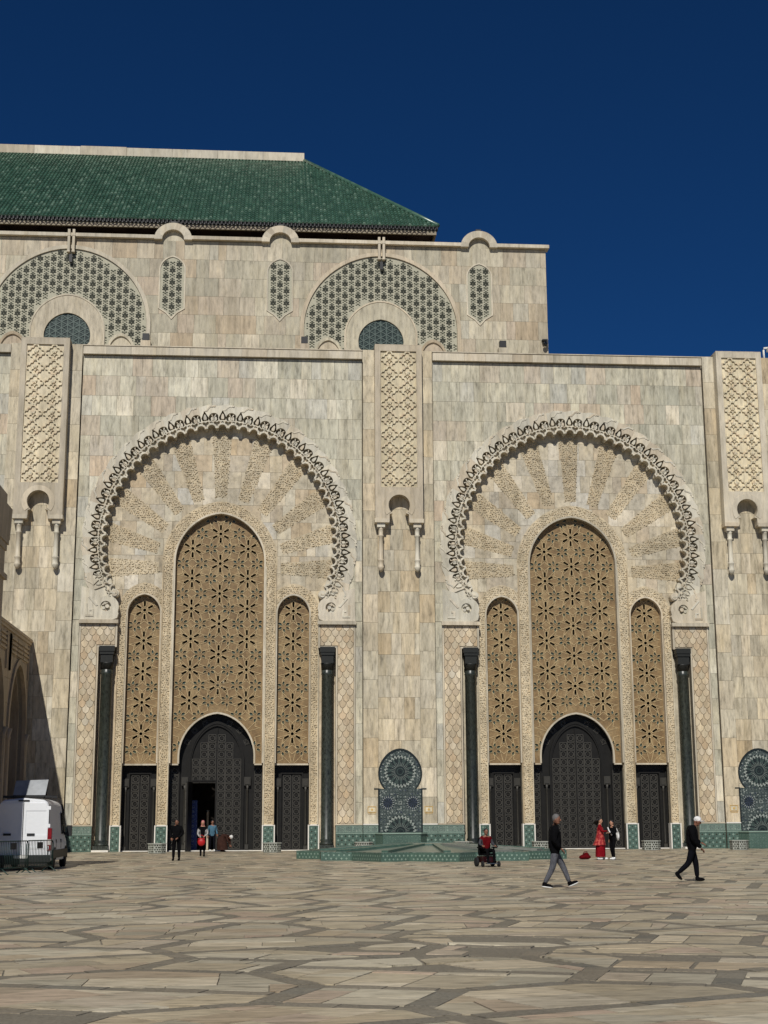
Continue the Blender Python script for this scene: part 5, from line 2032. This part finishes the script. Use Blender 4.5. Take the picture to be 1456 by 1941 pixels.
# ================================================================== PEOPLE
for nm, rgb, ro in (('skin', (124, 84, 64), .55), ('skin2', (176, 130, 104), .55), ('hair', (22, 18, 16), .6), ('greyhair', (96, 94, 92), .7), ('blackcloth', (11, 11, 13), .9), ('navy', (14, 15, 21), .9),
                    ('greyjean', (92, 93, 98), .85), ('redcloth', (128, 14, 26), .75), ('redorange', (206, 70, 52), .7), ('brown', (58, 39, 33), .9), ('bluecloth', (74, 108, 126), .85), ('whitecloth', (224, 222, 218), .7),
                    ('greycloth', (66, 66, 70), .85), ('redbag', (170, 10, 18), .5), ('shoewhite', (222, 222, 218), .5), ('pinkscarf', (190, 120, 120), .7), ('palesleeve', (170, 168, 164), .8), ('redjumper', (92, 10, 16), .85)):
    t = NT(nm)
    if nm in ('skin', 'skin2', 'hair', 'greyhair', 'shoewhite', 'redbag'):
        M[nm] = plain(nm, rgb, ro, var=.15, scale=12)
        continue
    n_ = t.noise(t.pos((1, 1, .55)), 7, 5, .6)
    c0 = lin(rgb)
    M[nm] = t.out(t.ramp(n_, [(.3, tuple(v * .8 for v in c0[:3]) + (1,)), (.7, tuple(v * 1.2 for v in c0[:3]) + (1,))]), ro, n_, .8, .12, spec=.08)
BODY = dict(pelvis=(0, 0, .95), belly=(0, -.01, 1.1), chest=(0, 0, 1.32), neck=(0, .01, 1.5), head=(0, -.01, 1.6),
            hl=(.1, 0, .9), hr=(-.1, 0, .9), kl=(.105, -.01, .5), kr=(-.105, -.01, .5), al=(.11, .02, .1), ar=(-.11, .02, .1),
            sl=(.19, .0, 1.41), sr=(-.19, .0, 1.41), el=(.25, .02, 1.14), er=(-.25, .02, 1.14), wl=(.26, -.06, .9), wr=(-.26, -.06, .9))
RAD = dict(pelvis=(.155, .125), belly=(.15, .12), chest=(.165, .125), neck=(.062, .062), head=(.055, .055), hl=(.095, .1), hr=(.095, .1), kl=(.066, .07), kr=(.066, .07), al=(.045, .048), ar=(.045, .048),
           sl=(.075, .075), sr=(.075, .075), el=(.05, .05), er=(.05, .05), wl=(.034, .034), wr=(.034, .034))
EDGES = [('pelvis', 'belly', 'torso'), ('belly', 'chest', 'torso'), ('chest', 'neck', 'neck'), ('neck', 'head', 'skin'), ('pelvis', 'hl', 'legs'), ('hl', 'kl', 'legs'), ('kl', 'al', 'legs'), ('pelvis', 'hr', 'legs'), ('hr', 'kr', 'legs'), ('kr', 'ar', 'legs'),
         ('chest', 'sl', 'torso'), ('sl', 'el', 'arms'), ('el', 'wl', 'arms'), ('chest', 'sr', 'torso'), ('sr', 'er', 'arms'), ('er', 'wr', 'arms')]
def segdist(p, a, b):
    ab = b - a
    t_ = max(0, min(1, (p - a).dot(ab) / max(ab.length_squared, 1e-9)))
    return (p - a - ab * t_).length
def hand(mb, w, d, mi, side):
    """palm, four unequal curled fingers and a thumb from the side of the palm; w wrist, d direction of the forearm"""
    w, d = Vector(w), Vector(d).normalized()
    across = d.cross(Vector((0, 0, 1)))
    if across.length < .1: across = Vector((0, 1, 0))
    across.normalize()
    nrm_ = d.cross(across)
    mb.ell(w + d * .05, (.04, .022, .055), 8, 6, mi, Matrix((across, nrm_, d)).transposed())
    for k_, ln in enumerate((.068, .08, .075, .058)):
        b = w + d * .09 + across * (-.03 + .02 * k_)
        mb.tube([b - d * .02, b + d * ln * .5 + nrm_ * .008, b + d * ln * .85 + nrm_ * .03], [.011, .01, .008], 5, mi)
    b = w + d * .035 + across * .036 * side
    mb.tube([b, b + across * .03 * side + d * .03, b + across * .035 * side + d * .06 + nrm_ * .012], [.013, .011, .009], 5, mi)
def person(label, loc, rz, pose, cols, scale=1.0, headturn=0, headtilt=0, group=None, fat=1.0, hair='hair', shoes='black', rad=None, skin='skin', face=True, drop=0):
    J = {k: Vector(pose.get(k, v)) for k, v in BODY.items()}
    RR = dict(RAD)
    if rad: RR.update(rad)
    keys = list(J)
    me = bpy.data.meshes.new('tmp')
    me.from_pydata([J[k] for k in keys], [(keys.index(a), keys.index(b)) for a, b, _ in EDGES], [])
    ob = bpy.data.objects.new('tmp', me)
    COL.objects.link(ob)
    md = ob.modifiers.new('s', 'SKIN')
    md.use_smooth_shade = True
    sv = me.skin_vertices[0].data
    for i, k in enumerate(keys):
        sv[i].radius = (RR[k][0] * fat, RR[k][1] * fat)
        sv[i].use_root = (k == 'pelvis')
    ob.modifiers.new('b', 'SUBSURF').levels = 1
    dg = bpy.context.evaluated_depsgraph_get()
    ev = bpy.data.meshes.new_from_object(ob.evaluated_get(dg))
    bpy.data.objects.remove(ob)
    order = ['torso', 'arms', 'legs', 'skin', 'neck']
    mats = [cols['torso'], cols['arms'], cols['legs'], skin, cols.get('neck', skin)]
    segs = [(J[a], J[b], order.index(t_)) for a, b, t_ in EDGES]
    mb = MB()
    vs = [v.co.copy() for v in ev.vertices]
    # broaden the torso: shoulders twice the depth
    hem = cols.get('hem', .88)
    for p in ev.polygons:
        c = p.center
        mi = min(segs, key=lambda s_: segdist(c, s_[0], s_[1]) / (1.25 if s_[2] == 0 else 1))[2]
        if mi == 2 and cols.get('coat') and c.z > hem and (c.z - J['pelvis'].z) > hem - .95: mi = 0
        if mi == 0 and c.z < hem and not cols.get('sit'): mi = 2
        if mi == 4 and c.z < J['neck'].z - .045: mi = 0
        p.material_index = mi
    mb.v = [tuple(v) for v in vs]
    mb.f = [tuple(p.vertices) for p in ev.polygons]
    mb.mi = [p.material_index for p in ev.polygons]
    mb.sm = [True] * len(mb.f)
    bpy.data.meshes.remove(ev)
    H = J['head'] + Vector((0, -.01, .05))
    Rm = Matrix.Rotation(headturn, 3, 'Z') @ Matrix.Rotation(headtilt, 3, 'X')
    mb.ell(H, (.078, .095, .118), 14, 10, 3, Rm)
    hp_ = lambda x, y, z: H + Rm @ Vector((x, y, z))
    if face:
        mb.ell(hp_(0, -.03, -.07), (.055, .06, .05), 10, 6, 3, Rm)
        mb.ell(hp_(0, -.1, -.012), (.014, .022, .026), 6, 5, 3, Rm)
        for s in (-1, 1):
            mb.ell(hp_(s * .03, -.084, .012), (.013, .01, .008), 6, 4, 5, Rm)
            mb.ell(hp_(s * .08, .005, -.01), (.01, .022, .032), 6, 4, 3, Rm)
        mb.ell(hp_(0, -.085, -.06), (.024, .01, .007), 6, 4, 5, Rm)
    for s, e, w in (('l', 'el', 'wl'), ('r', 'er', 'wr')):
        hand(mb, J[w], J[w] - J[e], 3, 1 if s == 'l' else -1)
    root = thing('person', loc, label, 'person', group, rz=rz)
    root.scale = (scale,) * 3
    b = mb.obj('body', mats + ['hair'], root, (0, 0, -drop))
    if hair:
        mb = MB()
        vsn = len(mb.v)
        mb.ell(hp_(0, .018, .028), (.086, .098, .108), 14, 9, 0, Rm)
        keep = []
        for f in mb.f:
            c = sum((Vector(mb.v[i]) for i in f), Vector()) / len(f)
            l_ = Rm.inverted() @ (c - H)
            if not (l_.y < -.03 and l_.z < .06) and l_.z > -.075: keep.append(f)
        mb.f = keep; mb.mi = [0] * len(keep); mb.sm = [True] * len(keep)
        mb.obj('hair' if hair in ('hair', 'greyhair') else 'cap', hair, root, (0, 0, -drop))
    if shoes:
        for a, s in (('al', pose.get('toel', 0)), ('ar', pose.get('toer', 0))):
            Rx = Matrix.Rotation(s, 3, 'X')
            A = J[a]
            mb = MB()
            mb.ell(A + Rx @ Vector((0, -.07, -.045)), (.05, .14, .05), 10, 6, 0, Rx)
            mb.ell(A + Rx @ Vector((0, .0, -.01)), (.05, .06, .06), 8, 6, 0, Rx)
            sh = mb.obj('shoe', M[shoes] if shoes in M else 'black', root, (0, 0, -drop))
            if pose.get('sole'):
                mb = MB(); mb.ell(A + Rx @ Vector((0, -.07, -.075)), (.054, .148, .024), 10, 4, 0, Rx)
                mb.obj('sole', 'shoewhite', sh, (0, 0, 0))
    return root, J, hp_
EASTLEG = PI / 2
# man walking right in grey jeans
pose = dict(pelvis=(0, 0, .93), hl=(.1, 0, .88), hr=(-.1, 0, .88), kl=(.1, -.22, .5), al=(.1, -.36, .13), kr=(-.1, .08, .48), ar=(-.1, .28, .12), toel=R(-22), toer=R(8), sole=1,
            belly=(0, -.02, 1.1), chest=(0, -.02, 1.32), neck=(0, -.03, 1.49), head=(0, -.06, 1.59), el=(.26, .05, 1.15), wl=(.24, -.14, .98), er=(-.26, .06, 1.14), wr=(-.24, -.12, .95))
person('man walking right in a black padded jacket and faded grey jeans', (10.8, -52.2, 0), R(88), pose, dict(torso='blackcloth', arms='blackcloth', legs='greyjean', hem=.82, coat=1, neck='blackcloth'), 1.06, R(-25), R(6), hair='greyhair', shoes='blackcloth',
       rad=dict(pelvis=(.2, .19), belly=(.2, .19), chest=(.21, .19), sl=(.1, .1), sr=(.1, .1), el=(.085, .085), er=(.085, .085), wl=(.06, .06), wr=(.06, .06), hl=(.11, .11), hr=(.11, .11), kl=(.08, .08), kr=(.08, .08), al=(.055, .055), ar=(.055, .055)))
# man in a white cap
pose = dict(pelvis=(0, 0, .93), hl=(.1, 0, .88), hr=(-.1, 0, .88), kl=(.1, -.1, .5), al=(.1, -.12, .11), kr=(-.1, .12, .5), ar=(-.1, .42, .24), toel=0, toer=R(48),
            belly=(0, -.02, 1.1), chest=(0, -.05, 1.32), neck=(0, -.1, 1.48), head=(0, -.17, 1.56), el=(.26, -.02, 1.14), wl=(.12, -.26, 1.04), er=(-.27, .0, 1.13), wr=(-.16, -.22, .9))
rt_, J_, hp_ = person('man in a white cap and dark clothes walking right with bowed head', (15.35, -49.0, 0), R(82), pose, dict(torso='blackcloth', arms='blackcloth', legs='navy', hem=.84, coat=1, neck='blackcloth'), 1.04, R(-15), R(24), hair=None, shoes='blackcloth',
       rad=dict(pelvis=(.2, .19), belly=(.21, .19), chest=(.21, .185), sl=(.105, .105), sr=(.105, .105), el=(.085, .085), er=(.085, .085), wl=(.06, .06), wr=(.06, .06), hl=(.11, .11), hr=(.11, .11), kl=(.085, .085), kr=(.085, .085), al=(.06, .06), ar=(.06, .06)))
mb = MB()
mb.ell(hp_(0, .012, .045), (.09, .105, .09), 14, 9)
mb.ell(hp_(0, -.12, .05), (.07, .075, .012), 10, 5)
mb.obj('cap', 'whitecloth', rt_)
# man in a black suit by the left portal
pose = dict(el=(.27, .0, 1.15), wl=(.1, -.2, .99), er=(-.28, .02, 1.14), wr=(-.2, -.16, .98), kl=(.12, -.02, .5), al=(.13, .0, .1), kr=(-.12, 0, .5), ar=(-.13, .02, .1))
person('man in a black suit standing before the left portal', (-.86, -21.9, 0), R(-8), pose, dict(torso='blackcloth', arms='blackcloth', legs='blackcloth', hem=.8, coat=1), 1.05, 0, 0, shoes='blackcloth', rad=dict(chest=(.21, .16), pelvis=(.19, .16), belly=(.19, .15), sl=(.1, .1), sr=(.1, .1), el=(.08, .08), er=(.08, .08), wl=(.05, .05), wr=(.05, .05), kl=(.08, .08), kr=(.08, .08), al=(.06, .06), ar=(.06, .06)))
# visitor with red bag
pose = dict(el=(.25, .0, 1.12), wl=(.12, -.22, 1.02), er=(-.25, .0, 1.12), wr=(-.12, -.2, .96), kl=(.09, -.08, .5), al=(.09, -.04, .1), kr=(-.09, .0, .48), ar=(-.09, .12, .12))
rt_, J_, hp_ = person('visitor in dark vest and pink headscarf walking out of the left portal', (-.06, -13.7, 0), R(0), pose, dict(torso='blackcloth', arms='palesleeve', legs='navy', hem=.85, coat=1, neck='pinkscarf'), 1.02, 0, R(10), hair=None, shoes='blackcloth', skin='skin2')
mb = MB()
mb.ell(hp_(0, .02, .02), (.093, .1, .125), 12, 8)
mb.ell(hp_(0, .03, -.12), (.1, .09, .08), 12, 6)
mb.obj('headscarf', 'pinkscarf', rt_)
bag = thing('handbag', (-.1, -14.05, .62), 'bright red handbag carried by the visitor with pink headscarf', 'handbag')
mb = MB(); mb.ell((0, 0, .12), (.2, .1, .2), 14, 9); mb.box(-.17, .17, -.08, .08, .26, .3)
mb.obj('bag_body', 'redbag', bag)
mb = MB(); mb.tube([(-.12, 0, .28), (-.1, 0, .42), (0, 0, .47), (.1, 0, .42), (.12, 0, .28)], .014, 6)
mb.obj('handle', 'redbag', bag)
# person in pale blue in the doorway
pose = dict(el=(.25, .02, 1.15), wl=(.27, -.12, .98), kl=(.1, -.12, .52), al=(.1, -.26, .1), kr=(-.1, .02, .48), ar=(-.1, .12, .1))
person('person in a pale blue shirt stepping out of the open wicket', (-.1, -.6, .0), R(8), pose, dict(torso='bluecloth', arms='bluecloth', legs='navy', hem=.9), 1.05, R(15), 0, shoes='shoewhite')
# bent person in brown robe
pose = dict(pelvis=(0, .12, .78), belly=(0, .02, .93), chest=(0, -.18, .98), neck=(0, -.36, .88), head=(0, -.45, .82), hl=(.1, .12, .74), hr=(-.1, .12, .74), kl=(.11, -.08, .44), kr=(-.11, -.02, .44), al=(.11, .06, .1), ar=(-.11, .1, .1),
            sl=(.18, -.2, .98), sr=(-.18, -.2, .98), el=(.2, -.36, .68), er=(-.2, -.3, .7), wl=(.14, -.44, .42), wr=(-.12, -.4, .44))
rt_, J_, hp_ = person('stooping person in a brown hooded robe fixing a shoe beside the wicket', (.6, -1.6, 0), R(82), pose, dict(torso='brown', arms='brown', legs='brown', neck='brown', hem=0, sit=1), .98, 0, R(50), hair=None, shoes='blackcloth',
       rad=dict(pelvis=(.22, .2), belly=(.22, .2), chest=(.21, .19), hl=(.15, .15), hr=(.15, .15), kl=(.12, .12), kr=(.12, .12), el=(.075, .075), er=(.075, .075)))
mb = MB(); mb.ell(hp_(0, .0, .03), (.1, .11, .12), 12, 8)
mb.obj('headcloth', 'whitecloth', rt_)
mb = MB()
prof = []
for i in range(20):
    a = 2 * PI * i / 20
    prof.append((math.cos(a), math.sin(a)))
vs, fs = [], []
for j, (z, rx, ry, yo) in enumerate(((.12, .27, .33, .04), (.4, .26, .32, .06), (.7, .25, .28, .09), (.9, .2, .24, .06))):
    for i, (c, s_) in enumerate(prof):
        k_ = 1 + .05 * math.sin(i * 3.1 + j)
        vs.append((c * rx * k_, yo + s_ * ry * k_, z))
for j in range(3):
    for i in range(20): fs.append((j * 20 + i, j * 20 + (i + 1) % 20, (j + 1) * 20 + (i + 1) % 20, (j + 1) * 20 + i))
mb.add(vs, fs, 0, True)
mb.obj('robe', 'brown', rt_)
# couple
pose = dict(el=(.27, .06, 1.15), wl=(.36, .1, .92), er=(-.22, -.12, 1.2), wr=(-.1, -.32, 1.22), kl=(.1, -.04, .5), al=(.1, -.1, .1), kr=(-.09, .04, .5), ar=(-.1, .1, .1))
rt_, J_, hp_ = person('woman in a red patterned dress with dark hair blown sideways', (18.16, -24.9, 0), R(70), pose, dict(torso='redcloth', arms='redcloth', legs='redcloth', hem=0, sit=1), 1.03, R(-25), 0, hair='hair', shoes='shoewhite', skin='skin2')
def skirt(mb, levels, n=24, seed=0):
    vs, fs = [], []
    for j, (z, rx, ry, yo) in enumerate(levels):
        for i in range(n):
            a = 2 * PI * i / n
            k_ = 1 + .07 * math.sin(i * 2.1 + seed) * (1 if j < len(levels) - 1 else 0)
            vs.append((math.cos(a) * rx * k_, yo + math.sin(a) * ry * k_, z))
    for j in range(len(levels) - 1):
        for i in range(n): fs.append((j * n + i, j * n + (i + 1) % n, (j + 1) * n + (i + 1) % n, (j + 1) * n + i))
    mb.add(vs, fs, 0, True)
mb = MB(); skirt(mb, ((.13, .2, .21, .02), (.5, .2, .2, .01), (.85, .19, .17, 0), (1.0, .17, .14, 0)))
mb.obj('trousers', 'redcloth', rt_)
mb = MB(); skirt(mb, ((.62, .27, .27, .06), (.85, .23, .2, .02), (1.15, .18, .15, 0), (1.38, .19, .13, 0)), seed=1.4)
t = NT('printed_red_cloth')
n_ = t.noise(t.pos(), 9, 2)
M['redprint'] = t.out(t.ramp(n_, [(.5, lin((140, 14, 26))), (.56, lin((180, 76, 62)))]), .7)
mb.obj('tunic', 'redprint', rt_)
mb = MB()
for k_ in range(7):
    a = -.09 + .03 * k_
    mb.tube([hp_(a * .8, .06, .06), hp_(a, .16, .02 - .01 * k_), hp_(a + .02, .27, -.05 - .02 * k_), hp_(a + .03, .34, -.13)], [.035, .035, .028, .01], 6)
mb.obj('hair', 'hair', rt_)
pose = dict(el=(.25, -.1, 1.18), wl=(.16, -.32, 1.2), er=(-.26, .06, 1.14), wr=(-.24, .02, .9), kl=(.1, -.06, .5), al=(.1, -.02, .1), kr=(-.1, -.02, .5), ar=(-.1, .08, .1))
rt_, J_, hp_ = person('man in black with a white strap standing against the red dressed woman', (18.62, -25.3, 0), R(-62), pose, dict(torso='blackcloth', arms='blackcloth', legs='blackcloth', hem=.8, coat=1), .98, 0, 0, shoes='shoewhite', skin='skin2')
mb = MB(); mb.tube([(-.18, -.1, 1.44), (-.02, -.18, 1.3), (.15, -.16, 1.1)], .03, 6); mb.tube([(-.18, .06, 1.45), (-.02, .16, 1.32), (.18, .14, 1.05)], .03, 6)
mb.obj('strap', 'whitecloth', rt_)
sb = thing('shoulder_bag', (18.86, -25.32, .86), 'white shoulder bag hanging at the hip of the man in black', 'bag')
mb = MB(); mb.ell((0, 0, .18), (.07, .14, .2), 10, 8)
mb.obj('bag_body', 'whitecloth', sb)
mb = MB(); mb.tube([(0, -.1, .3), (-.06, -.06, .5), (-.06, .06, .5), (0, .1, .3)], .015, 6)
mb.obj('handle', 'whitecloth', sb)
gb = thing('bundle', (17.72, -23.6, 0), 'dark red cloth bundle lying on the plaza left of the couple', 'bundle')
mb = MB(); mb.ell((0, 0, .1), (.27, .18, .12), 12, 8); mb.ell((.05, 0, .2), (.14, .12, .1), 10, 7); mb.ell((-.17, -.03, .09), (.12, .12, .09), 10, 6)
mb.obj('cloth_body', 'redjumper', gb)
mb = MB(); mb.tube([(-.1, 0, .2), (-.05, -.05, .33), (.08, -.05, .33), (.12, 0, .22)], .018, 6)
mb.obj('handle', 'redjumper', gb)
# wheelchair user
WX, WY = 11.72, -33.7
pose = dict(pelvis=(0, .05, .62), belly=(0, .06, .78), chest=(0, .05, 1.0), neck=(0, .03, 1.16), head=(0, .0, 1.26), hl=(.1, 0, .6), hr=(-.1, 0, .6), kl=(.13, -.42, .62), kr=(-.13, -.42, .62), al=(.13, -.46, .24), ar=(-.13, -.46, .24),
            sl=(.19, .05, 1.08), sr=(-.19, .05, 1.08), el=(.27, .0, .84), er=(-.27, .0, .84), wl=(.26, -.22, .8), wr=(-.26, -.22, .8))
person('seated person in a red top riding a powered wheelchair', (WX, WY, 0), R(14), pose, dict(torso='redjumper', arms='greycloth', legs='blackcloth', hem=.66, sit=1), 1.0, 0, 0, shoes='blackcloth', rad=dict(chest=(.19, .15), belly=(.19, .16), pelvis=(.19, .16), el=(.065, .065), er=(.065, .065)))
wc = thing('wheelchair', (WX, WY, 0), 'black and red powered wheelchair in front of the star fountain', 'wheelchair', rz=R(14))
mb = MB(); mb.box(-.24, .24, -.34, .26, .42, .5)
mb.obj('seat', 'blackcloth', wc)
mb = MB(); mb.box(-.23, .23, .22, .3, .5, 1.08)
mb.obj('backrest', 'blackcloth', wc)
mb = MB(); mb.box(-.26, .26, -.3, .34, .16, .4); mb.box(-.2, .2, -.4, -.3, .18, .34)
mb.obj('motor_base', 'motorred', wc)
for s in (-1, 1):
    mb = MB()
    mb.box(s * .3 - .04, s * .3 + .04, -.3, .12, .7, .75); mb.box(s * .3 - .02, s * .3 + .02, -.05, .0, .42, .7)
    mb.obj('armrest', 'blackcloth', wc)
    for y, r_, w in ((.2, .18, .045), (-.42, .11, .035)):
        m2 = MB(); m2.lathe([(r_ * .55, -w), (r_ * .92, -w), (r_, -w * .5), (r_, w * .5), (r_ * .92, w), (r_ * .55, w)], (0, 0, 0), 16)
        m2.v = [(p[2], p[0], p[1]) for p in m2.v]
        wh = m2.obj('wheel', 'rubber', wc, (s * .33, y, r_))
        m2 = MB(); m2.lathe([(r_ * .5, -w * .7), (r_ * .5, w * .7)], (0, 0, 0), 10)
        m2.v = [(p[2], p[0], p[1]) for p in m2.v]
        m2.obj('hub', 'chrome', wh)
mb = MB(); mb.box(-.22, .22, -.62, -.4, .12, .15); mb.tube([(-.15, -.36, .35), (-.15, -.46, .15)], .018, 6); mb.tube([(.15, -.36, .35), (.15, -.46, .15)], .018, 6)
mb.obj('footrest', 'chrome', wc)
mb = MB(); mb.box(.27, .34, -.36, -.26, .75, .79); mb.tube([(.3, -.31, .79), (.3, -.31, .86)], .014, 6)
mb.obj('joystick', 'plastic', wc)
